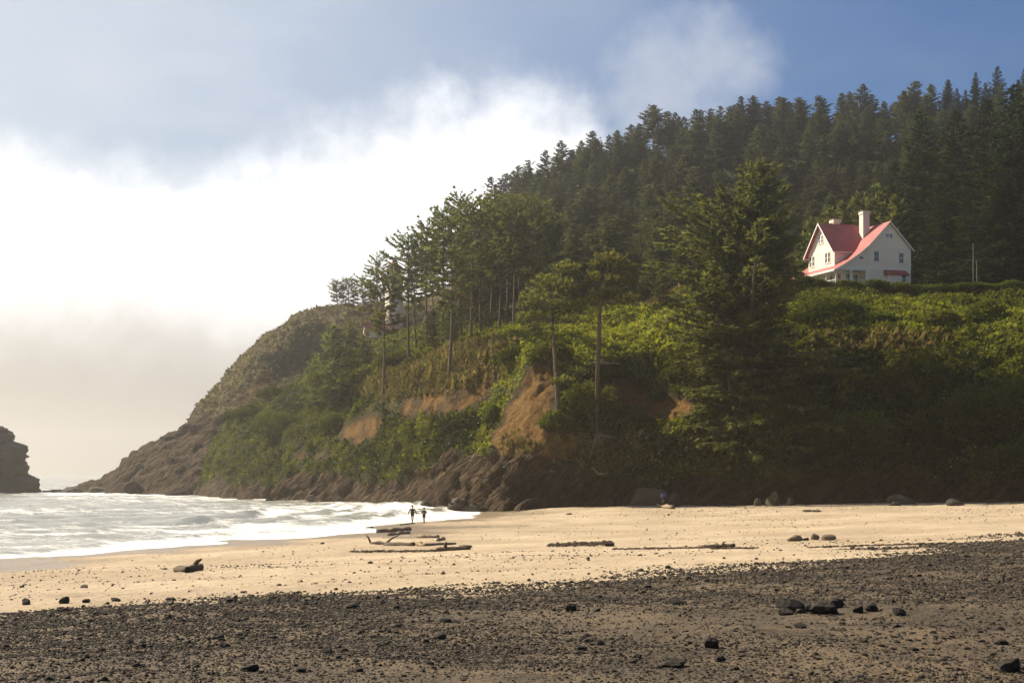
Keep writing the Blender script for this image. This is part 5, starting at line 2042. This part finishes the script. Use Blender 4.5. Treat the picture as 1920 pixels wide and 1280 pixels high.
# the next largest cobbles of the gravel apron: things too
g = np.random.default_rng(12)
cnt = 0
while cnt < 230:
    px, py = g.uniform(0, 1920), 900 + 380 * g.uniform() ** 0.9
    if gravel_amount(np.array([px]), np.array([py]))[0] < 0.9:
        continue
    if cnt < 60:                                   # a loose row, as in the photograph
        px, py = g.normal(1490, 55), g.normal(1055, 10) if cnt % 2 else g.normal(1042, 5)
    if any(abs(px - a) < 9 and abs(py - b) < 6 for a, b in taken):
        continue
    p = on(px, py, BV_BEACH)
    if p is None or p.y > 60:
        continue
    taken.append((px, py))
    s = p.y / F
    w = g.uniform(5, 9) * (0.8 + 0.6 * (py - 950) / 300)
    o = put_rock('cobble', STONE_MESH[cnt % 7], (p.x, p.y, p.z + w * s * 0.10), (w * s * g.uniform(0.5, 0.8), w * s * g.uniform(0.45, 0.6), w * s * g.uniform(0.28, 0.42)),
                 'black cobble in the loose row at lower right' if cnt < 60 else 'dark cobble half sunk in the gravel foreground', 'basalt', 'stone',
                 'cobbles in the loose row' if cnt < 60 else 'dark cobbles in the gravel foreground', rz=g.uniform(0, 3.1))
    cnt += 1


# ---- the countless pebbles, and sparse ones on the open sand
def pebbles():
    g = np.random.default_rng(41)
    n = 480000
    # even in the picture-independent ground plane, denser along the upper rim of the apron
    az = g.uniform(R(-36), R(52), n * 3)
    r = np.exp(g.uniform(math.log(7.0), math.log(75), n * 3))
    keep = g.uniform(size=n * 3) < np.clip(0.25 + 0.02 * r, 0, 1)
    az, r = az[keep], r[keep]
    X, Y = r * np.sin(az), r * np.cos(az)
    Z = beach_h(np.stack((X, Y), 1))
    px, py = to_px(np.stack((X, Y, Z), 1)).T
    q = np.stack((X, Y, X * 0), 1)
    ga = gravel_amount(px, py + 8 * fbm(q * 0.2, 3, 5))
    patch = fbm(q * 0.28, 3, 6)
    rim = np.interp(px, [0, 253, 600, 1000, 1300, 1667, 1920], [1038, 1025, 1002, 972, 948, 913, 885])
    band = np.clip(1 - (py - rim) / 90.0, 0, 1)
    leftw = np.clip((900 - px) / 500, 0, 1)
    dens = ga * np.clip(0.42 + 0.6 * band + 0.42 * leftw + 0.5 * patch, 0.12, 1) + (1 - ga) * np.clip(0.007 + 0.02 * (patch > 0.3), 0, 1)
    k = g.uniform(size=len(X)) < dens
    X, Y, r = X[k], Y[k], r[k]
    m = len(X)
    X, Y, r = X[:n], Y[:n], r[:n]
    # bark, shell and stone crumbs strewn over the open sand, thicker along old tide lines
    m2 = 60000
    a2 = g.uniform(R(-24), R(27), m2)
    r2 = g.uniform(45, 200, m2)
    X2, Y2 = r2 * np.sin(a2), r2 * np.cos(a2)
    h2 = beach_h(np.stack((X2, Y2), 1))
    q2 = np.stack((X2, Y2, X2 * 0), 1)
    tide = np.exp(-((h2 + 0.12 * fbm(q2 * 0.08, 2, 3) - 1.55) / 0.10) ** 2) + np.exp(-((h2 + 0.12 * fbm(q2 * 0.08, 2, 4) - 0.85) / 0.08) ** 2)
    k2 = (h2 > 0.35) & (g.uniform(size=m2) < 0.05 + 0.35 * tide + 0.12 * (fbm(q2 * 0.12, 3, 66) > 0.3))
    X, Y, r = np.concatenate((X, X2[k2])), np.concatenate((Y, Y2[k2])), np.concatenate((r, r2[k2] * 0.55))
    m = len(X)
    hits = beach_h(np.stack((X, Y), 1))
    q = np.stack((X, Y, X * 0), 1)
    size = np.exp(g.normal(size=m) * 0.52) * (0.0036 + 0.00033 * r)
    size = np.clip(size, 0.008, 0.16)
    Z = np.empty(m)
    for i in range(m):
        h = BV_BEACH.ray_cast(Vector((X[i], Y[i], 30)), Vector((0, 0, -1)))
        Z[i] = h[0].z if h[0] else hits[i]
    me = bpy.data.meshes.new('pebbles')
    me.vertices.add(m)
    me.vertices.foreach_set('co', np.stack((X, Y, Z + size * 0.18), 1).astype(np.float32).ravel())
    a = me.attributes.new('peb_scale', 'FLOAT_VECTOR', 'POINT')
    sc = size[:, None] * g.uniform(0.6, 1.25, (m, 3)) * np.array([1.0, 0.9, 0.6])
    a.data.foreach_set('vector', sc.astype(np.float32).ravel())
    a = me.attributes.new('peb_rot', 'FLOAT_VECTOR', 'POINT')
    rot = np.stack((g.normal(size=m) * 0.3, g.normal(size=m) * 0.3, g.uniform(0, 6.28, m)), 1)
    a.data.foreach_set('vector', rot.astype(np.float32).ravel())
    me.update()
    o = link('pebbles', me)
    tag(o, 'dark pebbles strewn over the gravel foreground', kind='stuff')
    ng = bpy.data.node_groups.new('pebble_scatter', 'GeometryNodeTree')
    ng.interface.new_socket('Geometry', in_out='INPUT', socket_type='NodeSocketGeometry')
    ng.interface.new_socket('Geometry', in_out='OUTPUT', socket_type='NodeSocketGeometry')
    N, Lk = ng.nodes, ng.links
    gi, go = N.new('NodeGroupInput'), N.new('NodeGroupOutput')
    mp = N.new('GeometryNodeMeshToPoints')
    Lk.new(gi.outputs[0], mp.inputs[0])
    join = N.new('GeometryNodeJoinGeometry')
    for s in range(4):
        ico = N.new('GeometryNodeMeshIcoSphere')
        ico.inputs['Subdivisions'].default_value = 2
        sp = N.new('GeometryNodeSetPosition')
        nz = N.new('ShaderNodeTexNoise')
        nz.noise_dimensions = '4D'
        nz.inputs['W'].default_value = s * 7.3 + 1
        nz.inputs['Scale'].default_value = 0.9
        vm = N.new('ShaderNodeVectorMath')
        vm.operation = 'MULTIPLY_ADD'
        vm.inputs[1].default_value = (1.7, 1.7, 1.7)
        vm.inputs[2].default_value = (-0.85, -0.85, -0.85)
        Lk.new(nz.outputs['Color'], vm.inputs[0])
        Lk.new(ico.outputs[0], sp.inputs['Geometry'])
        Lk.new(vm.outputs[0], sp.inputs['Offset'])
        gt = N.new('GeometryNodeGeometryToInstance')
        Lk.new(sp.outputs[0], gt.inputs[0])
        Lk.new(gt.outputs[0], join.inputs[0])
    inst = N.new('GeometryNodeInstanceOnPoints')
    inst.inputs['Pick Instance'].default_value = True
    for nm, sk in (('peb_scale', 'Scale'), ('peb_rot', 'Rotation')):
        na = N.new('GeometryNodeInputNamedAttribute')
        na.data_type = 'FLOAT_VECTOR'
        na.inputs['Name'].default_value = nm
        out = [q for q in na.outputs if q.enabled and q.name == 'Attribute'][0]
        Lk.new(out, inst.inputs[sk])
    Lk.new(mp.outputs[0], inst.inputs['Points'])
    Lk.new(join.outputs[0], inst.inputs['Instance'])
    sm = N.new('GeometryNodeSetMaterial')
    sm.inputs['Material'].default_value = MATS['pebble']
    Lk.new(inst.outputs[0], sm.inputs['Geometry'])
    Lk.new(sm.outputs[0], go.inputs[0])
    md = o.modifiers.new('scatter', 'NODES')
    md.node_group = ng
    return m


pebbles()


# ------------------------------------------------------------------ driftwood
def log(name, pts, r0, r1, label, mat='driftwood', branches=(), knots=3, seed=0, lift=0.6, cat='log', grp='driftwood logs on the sand'):
    """pts: picture positions of the log's axis on the sand; r0,r1 radii in metres at both ends"""
    g = np.random.default_rng(seed)
    w = [on(px, py, BV_BEACH) for px, py in pts]
    if any(q is None for q in w):
        return None
    n = 9
    ax = []
    for i in range(n):
        t = i / (n - 1) * (len(w) - 1)
        k = min(int(t), len(w) - 2)
        ax.append(w[k].lerp(w[k + 1], t - k))
    o0 = ax[0].copy()
    rad = [r0 + (r1 - r0) * i / (n - 1) for i in range(n)]
    rad = [max(0.03, r * (1 + 0.16 * g.normal())) for r in rad]
    q = [p - o0 + Vector((0, g.normal() * 0.04, lift * r)) for p, r in zip(ax, rad)]
    root = empty(name, o0)
    m = MB()
    m.tube(q, rad, 9, squash=0.9)
    m.v = [tuple(np.array(v) * 1.0 + g.normal(size=3) * 0.12 * min(r0, r1)) for v in m.v]
    m.build('stem', MATS[mat], root, True)
    for (t, dx, dy, dz, r) in branches:
        i = int(t * (n - 1))
        s = q[i]
        e = s + Vector((dx, dy, dz))
        b = MB()
        b.tube([s, s.lerp(e, 0.5) + Vector((0, 0, 0.08)), e], [r, r * 0.75, r * 0.3], 7)
        b.build('branch', MATS[mat], root, True)
    tag(root, label, cat, grp)
    return root


log('driftwood_log', [(774, 903.5), (818, 900.5)], 0.20, 0.26, 'thick upper log of the pair nearest the walkers', seed=1)
log('driftwood_log', [(790, 907.5), (818, 904.5)], 0.17, 0.14, 'lower log of the pair nearest the walkers', seed=2)
log('driftwood_log', [(831, 910.5), (859, 910.5)], 0.17, 0.16, 'short straight log right of the pair', seed=3)
log('driftwood_log', [(765, 919), (785, 919.5), (804, 921)], 0.11, 0.12, 'forked driftwood branch at the left of the group', 'dark_driftwood', ((0.1, -0.35, 0.2, 0.55, 0.08), (0.55, 0.9, 0.3, 0.55, 0.08)), seed=4)
log('driftwood_log', [(784, 921), (824, 921.5)], 0.12, 0.15, 'dark thin log touching the forked branch', 'dark_driftwood', seed=5)
log('driftwood_log', [(831, 921.5), (840, 922), (882, 919)], 0.17, 0.06, 'long tapering log in the middle of the group', seed=6)
log('driftwood_log', [(856, 929), (903, 926.5)], 0.15, 0.16, 'stout dark log nearest the camera in the group', 'dark_driftwood', ((0.3, 0.05, 0.0, 0.42, 0.12),), seed=7)
log('driftwood_log', [(888, 922.5), (904, 923.5)], 0.08, 0.06, 'short thin stick right of the long tapering log', 'dark_driftwood', seed=8)
log('driftwood_log', [(805, 893), (826, 890.5)], 0.07, 0.08, 'thin dark branch at the feet of the taller walker', 'dark_driftwood', seed=9)
log('driftwood_log', [(756, 898), (768, 896.5)], 0.07, 0.08, 'short dark stick at the edge of the foam', 'dark_driftwood', seed=10)
log('driftwood_log', [(497, 957), (511, 958.5), (527, 956)], 0.10, 0.16, 'lone dark curved log on the left sand', 'dark_driftwood', ((0.8, 0.25, 0.1, 0.28, 0.09),), seed=11)
log('driftwood_log', [(1218, 924.5), (1268, 923)], 0.07, 0.12, 'dark log in the wrack line right of centre', 'dark_driftwood', ((0.7, 0.2, 0.1, 0.2, 0.05),), seed=12)
log('driftwood_log', [(858, 915), (866, 913)], 0.12, 0.14, 'stubby log end right of the short straight log', seed=13)
log('driftwood_log', [(1161, 867), (1182, 870.5)], 0.24, 0.28, 'pale log on which the person in blue stands', seed=14)
log('driftwood_log', [(1035, 878.5), (1042, 878.2)], 0.12, 0.12, 'tiny log lying alone on the middle sand', seed=15)


# bleached branches on the bluff
def snag(pts, r0, r1, label, seed, name='dead_branch', d=None):
    w = [Vector(P(px, py, dd)) for px, py, dd in pts]
    root = empty(name, w[0])
    m = MB()
    m.tube([q - w[0] for q in w], np.linspace(r0, r1, len(w)), 6)
    m.build('stem', MATS['driftwood'], root, True)
    m = MB()
    mid = w[len(w) // 2] - w[0]
    m.tube([mid, mid + Vector((0.5, -0.3, 0.5))], [r1, 0.02], 5)
    m.build('twig', MATS['driftwood'], root, True)
    tag(root, label, 'branch', 'dead wood on the bluff')


snag([(1069, 806, 202.4), (1074, 816, 201.6), (1080, 823, 201.2), (1088, 822, 201.2), (1095, 819, 202.2)], 0.13, 0.06, 'bleached crooked branch hanging below the lone pines', 1)
snag([(1056, 668, 214.2), (1080, 669, 212.8), (1110, 670, 214.6)], 0.22, 0.14, 'fallen grey trunk lying across behind the right lone pine', 2)
snag([(926, 646, 240), (915, 640, 241), (903, 639, 243)], 0.2, 0.1, 'dead leaning limb in the dry grass among the pines', 3)


# ---- wrack line, seaweed heaps
def wrack():
    g = np.random.default_rng(3)
    heaps = [('seaweed_heap', [(622, 994, 668, 992, 420, 5)], 'dark heap of seaweed on the sand at the gravel edge'),
             ('wrack_heap', [(1010, 922, 1098, 919, 380, 2.2)], 'strip of broken wrack and bark on the middle sand'),
             ('wrack_line', [(1100, 926.5, 1235, 924.5, 260, 0.6), (1235, 925.5, 1300, 925, 140, 0.7)], 'thin dark wrack line on the sand, centre right'),
             ('wrack_line', [(1370, 924, 1540, 919, 200, 0.8)], 'thin dark wrack line on the sand at right'),
             ('wrack_patch', [(1362, 874, 1384, 874, 80, 0.8)], 'small patch of dark weed near the bluff foot'),
             ('wrack_line', [(738, 930, 860, 929, 260, 0.9)], 'thin wrack line in front of the driftwood logs')]
    for name, segs, lab in heaps:
        m = MB()
        o0 = None
        for (x0, y0, x1, y1, n, jy) in segs:
            for k in range(n):
                t = g.uniform()
                px = x0 + (x1 - x0) * t
                py = y0 + (y1 - y0) * t + g.normal() * jy * 0.5
                p = on(px, py, BV_BEACH)
                if p is None:
                    continue
                if o0 is None:
                    o0 = p.copy()
                s = p.y / F * g.uniform(1.5, 4.5)
                a = g.uniform(0, 3.14)
                d = Vector((math.cos(a) * s, math.sin(a) * s, g.uniform(0.0, 0.35) * s))
                h = (0.25 if 'heap' in name else 0.05) * g.uniform() * (p.y / F) * 26
                c = p - o0 + Vector((0, 0, h * 0.4))
                m.tube([c - d, c + Vector((0, 0, 0.25 * s)), c + d], [s * 0.16, s * 0.26, s * 0.1], 4, cap=False)
        o = m.build(name, MATS['dark_driftwood'])
        o.location = o0
        tag(o, lab, kind='stuff')


wrack()


# ------------------------------------------------------------------ people
simple_mat('skin', (0.42, 0.25, 0.17), 0.55, 0.06)
simple_mat('hair', (0.030, 0.020, 0.014), 0.6, 0.2)
simple_mat('dark_jacket', (0.035, 0.026, 0.020), 0.85, 0.2, 6.0)
simple_mat('black_coat', (0.022, 0.020, 0.019), 0.85, 0.2, 6.0)
simple_mat('blue_shirt', (0.055, 0.11, 0.34), 0.8, 0.1, 6.0)
simple_mat('navy_shorts', (0.015, 0.022, 0.07), 0.8, 0.1)
simple_mat('shoe', (0.05, 0.04, 0.03), 0.7, 0.1)
simple_mat('eye', (0.02, 0.02, 0.02), 0.3, 0.0)
simple_mat('pale_cloth', (0.55, 0.52, 0.46), 0.8, 0.1)


def skin_mesh(name, verts, edges, radii, root=0, sub=1):
    """continuous surface grown round a skeleton"""
    me = bpy.data.meshes.new(name)
    me.from_pydata([tuple(v) for v in verts], edges, [])
    o = bpy.data.objects.new(name, me)
    COL.objects.link(o)
    md = o.modifiers.new('skin', 'SKIN')
    md.use_smooth_shade = True
    sk = me.skin_vertices[0].data
    for i, r in enumerate(radii):
        r = r if hasattr(r, '__len__') else (r, r)
        sk[i].radius = r
        sk[i].use_root = (i == root)
    s = o.modifiers.new('sub', 'SUBSURF')
    s.levels = sub
    s.render_levels = sub
    dg = bpy.context.evaluated_depsgraph_get()
    out = bpy.data.meshes.new_from_object(o.evaluated_get(dg))
    out.name = name
    bpy.data.objects.remove(o)
    bpy.data.meshes.remove(me)
    out.polygons.foreach_set('use_smooth', np.ones(len(out.polygons), bool))
    return out


def person(loc, rz, height, pose, label, top, hem, sleeve, hair, shorts=None, scale_b=1.0, extra=None, hood=False):
    """figure about 1.75 units tall before scaling; +x is its left-right axis, it faces -y"""
    root = empty('person', loc, rz)
    s = height / 1.75
    root.scale = (s, s, s)
    v = {'pelvis': (0, 0, 0.93), 'belly': (0, 0.01, 1.08), 'chest': (0, 0.0, 1.28), 'neck0': (0, 0.01, 1.44), 'neck1': (0, 0.0, 1.52),
         'skull0': (0, -0.01, 1.60), 'skull1': (0, 0.0, 1.70)}
    r = {'pelvis': (0.155, 0.115), 'belly': (0.13, 0.10), 'chest': (0.165, 0.115), 'neck0': (0.065, 0.06), 'neck1': (0.052, 0.055), 'skull0': (0.068, 0.085), 'skull1': (0.072, 0.09)}
    e = [('pelvis', 'belly'), ('belly', 'chest'), ('chest', 'neck0'), ('neck0', 'neck1'), ('neck1', 'skull0'), ('skull0', 'skull1')]
    for sd, sg in (('l', -1), ('r', 1)):
        sh, el, wr = pose['arm_' + sd]
        kn, an, toe = pose['leg_' + sd]
        v['sh' + sd], v['el' + sd], v['wr' + sd] = (sg * 0.185, 0.01, 1.40), el, wr
        v['hip' + sd] = (sg * 0.095, 0.0, 0.88)
        v['kn' + sd], v['an' + sd], v['toe' + sd] = kn, an, toe
        r.update({'sh' + sd: 0.062, 'el' + sd: 0.043, 'wr' + sd: 0.029, 'hip' + sd: 0.088, 'kn' + sd: 0.058, 'an' + sd: 0.040, 'toe' + sd: (0.042, 0.024)})
        e += [('chest', 'sh' + sd), ('sh' + sd, 'el' + sd), ('el' + sd, 'wr' + sd), ('pelvis', 'hip' + sd), ('hip' + sd, 'kn' + sd), ('kn' + sd, 'an' + sd), ('an' + sd, 'toe' + sd)]
        mc = np.array(kn) * 0.62 + np.array(an) * 0.38
        # palm and five fingers
        w_, e_ = np.array(wr), np.array(el)
        fd = unit(w_ - e_)
        ac = unit(np.cross(fd, np.array([sg * 1.0, 0.2, 0.1])))
        pc = w_ + fd * 0.055
        v['palm' + sd] = tuple(pc)
        r['palm' + sd] = (0.034, 0.018)
        e.append(('wr' + sd, 'palm' + sd))
        cl = np.array([-sg * 1.0, -0.2, 0]) * 0.012
        for k, (o_, ln) in enumerate([(-0.03, 0.072), (-0.010, 0.082), (0.010, 0.078), (0.03, 0.060)]):
            a_ = pc + fd * 0.045 + ac * o_
            b_ = a_ + fd * ln * 0.55 + cl
            c_ = b_ + fd * ln * 0.40 + cl * 1.6
            for nm, q in (('a', a_), ('b', b_), ('c', c_)):
                v['f%d%s%s' % (k, nm, sd)] = tuple(q)
                r['f%d%s%s' % (k, nm, sd)] = 0.0088 if nm != 'c' else 0.0075
            e += [('palm' + sd, 'f%da%s' % (k, sd)), ('f%da%s' % (k, sd), 'f%db%s' % (k, sd)), ('f%db%s' % (k, sd), 'f%dc%s' % (k, sd))]
        ta = w_ + fd * 0.03 - ac * 0.04
        tb = ta + fd * 0.045 - ac * 0.018
        v['ta' + sd], v['tb' + sd] = tuple(ta), tuple(tb)
        r['ta' + sd], r['tb' + sd] = 0.0105, 0.0088
        e += [('wr' + sd, 'ta' + sd), ('ta' + sd, 'tb' + sd)]
    names = list(v)
    if 'bend' in pose:                 # lean the trunk forward about the hips
        c, sn = math.cos(pose['bend']), math.sin(pose['bend'])
        for n_ in ('belly', 'chest', 'neck0', 'neck1', 'skull0', 'skull1', 'shl', 'shr'):
            x, y, z = v[n_]
            y2, z2 = y * c - (z - 0.93) * sn, y * sn + (z - 0.93) * c
            v[n_] = (x, y2, z2 + 0.93)
    idx = {n_: i for i, n_ in enumerate(names)}
    body = skin_mesh('body', [v[n_] for n_ in names], [(idx[a], idx[b]) for a, b in e], [r[n_] for n_ in names], idx['pelvis'], 2)
    body.materials.append(MATS['skin'])
    bo = link('body', body, None, root)
    sk0, sk1 = np.array(v['skull0']), np.array(v['skull1'])
    hc = (sk0 + sk1) / 2
    up = unit(sk1 - sk0)
    # face: nose, eyes, ears, mouth
    fm = MB()
    fm.tube([hc + np.array([0, -0.085, 0.012]), hc + np.array([0, -0.112, -0.022]), hc + np.array([0, -0.09, -0.032])], [0.008, 0.015, 0.010], 6)
    fm.build('nose', MATS['skin'], bo, True)
    for sg in (-1, 1):
        em = MB()
        em.tube([hc + np.array([sg * 0.03, -0.088, 0.012]), hc + np.array([sg * 0.03, -0.098, 0.012])], [0.011, 0.007], 8)
        em.build('eye', MATS['eye'], bo)
        em = MB()
        em.tube([hc + np.array([sg * 0.074, 0.0, 0.02]), hc + np.array([sg * 0.088, 0.008, 0.0]), hc + np.array([sg * 0.076, 0.0, -0.03])], [0.012, 0.016, 0.010], 6)
        em.build('ear', MATS['skin'], bo, True)
    mm = MB()
    mm.tube([hc + np.array([-0.024, -0.086, -0.055]), hc + np.array([0, -0.094, -0.057]), hc + np.array([0.024, -0.086, -0.055])], [0.004, 0.007, 0.004], 6)
    mm.build('mouth', MATS['door_wood'], bo)
    # hair or hood: shell over the back and top of the skull
    hm = MB()
    hr = 0.105 if not hood else 0.125
    ring = []
    for i, a in enumerate(np.linspace(0.05, 2.1 if not hood else 2.5, 8)):
        z = math.cos(a) * hr * 1.12
        rr = math.sin(a) * hr
        ring.append([hc + up * (z + 0.035) + np.array([math.cos(q) * rr * 0.86, math.sin(q) * rr + 0.012 + 0.010 * i, 0]) for q in np.linspace(R(-52 + 8 * min(i, 4) - 0), R(232 - 8 * min(i, 4)), 15)])
    for i in range(len(ring) - 1):
        for k in range(14):
            hm.poly([ring[i][k], ring[i][k + 1], ring[i + 1][k + 1], ring[i + 1][k]])
    if hair == 'bun':
        hm.tube([hc + np.array([0, 0.07, 0.06]), hc + np.array([0, 0.11, 0.08]), hc + np.array([0, 0.14, 0.07])], [0.03, 0.05, 0.025], 8)
    if hair == 'long':
        hm.tube([hc + np.array([0, 0.06, 0.02]), hc + np.array([0, 0.10, -0.10]), hc + np.array([0, 0.11, -0.26])], [0.08, 0.085, 0.04], 8)
    h_o = hm.build('hood' if hood else 'hair', MATS[top if hood else 'hair'], bo, True)
    sm = h_o.modifiers.new('thick', 'SOLIDIFY')
    sm.thickness = 0.012
    # clothes: a garment shell round trunk and sleeves, flaring to the hem
    ck = ['pelvis', 'belly', 'chest', 'neck0', 'shl', 'ell', 'shr', 'elr']
    cv = [np.array(v[n_]) for n_ in ck]
    hemp = np.array([0, 0.0, hem])
    verts = cv + [hemp]
    rad = [(0.185, 0.145), (0.17, 0.135), (0.20, 0.145), (0.075, 0.075), 0.082, 0.060, 0.082, 0.060, (0.225, 0.18) if hem < 0.8 else (0.18, 0.14)]
    edg = [(0, 1), (1, 2), (2, 3), (2, 4), (4, 5), (2, 6), (6, 7), (0, 8)]
    if sleeve == 'long':
        for sd, a in (('l', 5), ('r', 7)):
            q = np.array(v['el' + sd]) * 0.08 + np.array(v['wr' + sd]) * 0.92
            verts.append(q)
            rad.append(0.045)
            edg.append((a, len(verts) - 1))
    else:
        for sd, a in (('l', 5), ('r', 7)):
            verts[a] = np.array(v['sh' + sd]) * 0.45 + np.array(v['el' + sd]) * 0.55
            rad[a] = 0.068
    gm = skin_mesh('garment', verts, edg, rad, 0, 2)
    gm.materials.append(MATS[top])
    link('jacket' if sleeve == 'long' else 'shirt', gm, None, root)
    if shorts:
        vs, es, rs = [np.array(v['pelvis'])], [], [(0.175, 0.135)]
        for sd in 'lr':
            hp, kn = np.array(v['hip' + sd]), np.array(v['kn' + sd])
            vs += [hp, hp * 0.3 + kn * 0.7]
            rs += [0.108, 0.090]
            es += [(0, len(vs) - 2), (len(vs) - 2, len(vs) - 1)]
        sm_ = skin_mesh('shorts', vs, es, rs, 0, 2)
        sm_.materials.append(MATS[shorts])
        link('shorts', sm_, None, root)
    for sd in 'lr':
        an, toe = np.array(v['an' + sd]), np.array(v['toe' + sd])
        heel = an + (an - toe) * 0.25
        sh = MB()
        sh.tube([(heel[0], heel[1], toe[2] + 0.012), (an[0], an[1], toe[2] + 0.02), (toe[0], toe[1], toe[2] + 0.008), tuple(toe + (toe - an) * np.array([0.25, 0.25, 0]))],
                [0.040, 0.052, 0.048, 0.02], 8, squash=0.8)
        sh.build('shoe', MATS['shoe'], root, True)
    if extra == 'cloth':
        m = MB()
        m.box((-0.10, -0.20, 1.13), (0.04, -0.17, 1.24))
        m.build('pale_bundle', MATS['pale_cloth'], root)
    tag(root, label, 'person')
    return root


A_OUT = {'arm_l': (0, (-0.34, 0.03, 1.16), (-0.40, -0.04, 0.93)), 'arm_r': (0, (0.34, 0.03, 1.16), (0.39, -0.06, 0.92)),
         'leg_l': ((-0.07, -0.08, 0.49), (-0.03, 0.02, 0.09), (-0.04, -0.12, 0.03)), 'leg_r': ((0.06, 0.02, 0.49), (0.03, 0.14, 0.10), (0.04, 0.02, 0.03))}
A_IN = {'arm_l': (0, (-0.30, 0.02, 1.17), (-0.10, -0.20, 1.16)), 'arm_r': (0, (0.30, 0.02, 1.17), (0.12, -0.20, 1.12)),
        'leg_l': ((-0.05, -0.03, 0.49), (-0.03, 0.05, 0.09), (-0.03, -0.10, 0.03)), 'leg_r': ((0.05, 0.0, 0.49), (0.04, 0.04, 0.09), (0.05, -0.10, 0.03))}
A_STEP = {'arm_l': (0, (-0.30, -0.08, 1.17), (-0.34, -0.28, 1.04)), 'arm_r': (0, (0.28, 0.05, 1.15), (0.30, -0.06, 0.93)), 'bend': 0.18,
          'leg_l': ((-0.12, -0.20, 0.60), (-0.10, -0.02, 0.24), (-0.11, -0.17, 0.19)), 'leg_r': ((0.08, 0.0, 0.48), (0.07, 0.04, 0.09), (0.07, -0.11, 0.03))}


def stand(px, py, lift=0.0):
    p = on(px, py, BV_BEACH)
    return Vector((p.x, p.y, max(p.z, 0.02) + lift))


person(stand(822.5, 890.3), R(8), 1.76, A_OUT, 'taller walker with arms held out, in a dark hip length jacket', 'dark_jacket', 0.74, 'long', 'bun')
person(stand(838.5, 890.0), R(-12), 1.50, A_IN, 'shorter hooded walker with arms folded, in a black coat', 'black_coat', 0.66, 'long', 'none', extra='cloth', hood=True)
person(stand(1168.5, 868.3, 0.42), R(170), 1.70, A_STEP, 'person in blue shirt and dark shorts stepping on a log', 'blue_shirt', 0.88, 'short', 'long', shorts='navy_shorts')


# ------------------------------------------------------------------ sea haze
def build_haze():
    m = bpy.data.materials.new('haze_air')
    m.use_nodes = True
    m.node_tree.nodes.clear()
    w = NT(m.node_tree)
    pv = w.n('ShaderNodeVolumePrincipled', Color=(0.94, 0.90, 0.84, 1), Density=HAZE_DENSITY, Anisotropy=0.85)
    o = w.n('ShaderNodeOutputMaterial')
    m.node_tree.links.new(pv.outputs[0], o.inputs['Volume'])
    b = MB()
    b.box((-5200, -60, -5.5), (1500, 5400, 150))
    ob = b.build('haze', m)
    tag(ob, 'thin sea haze filling the cove', kind='stuff')


HAZE_DENSITY = 0.0003
build_haze()
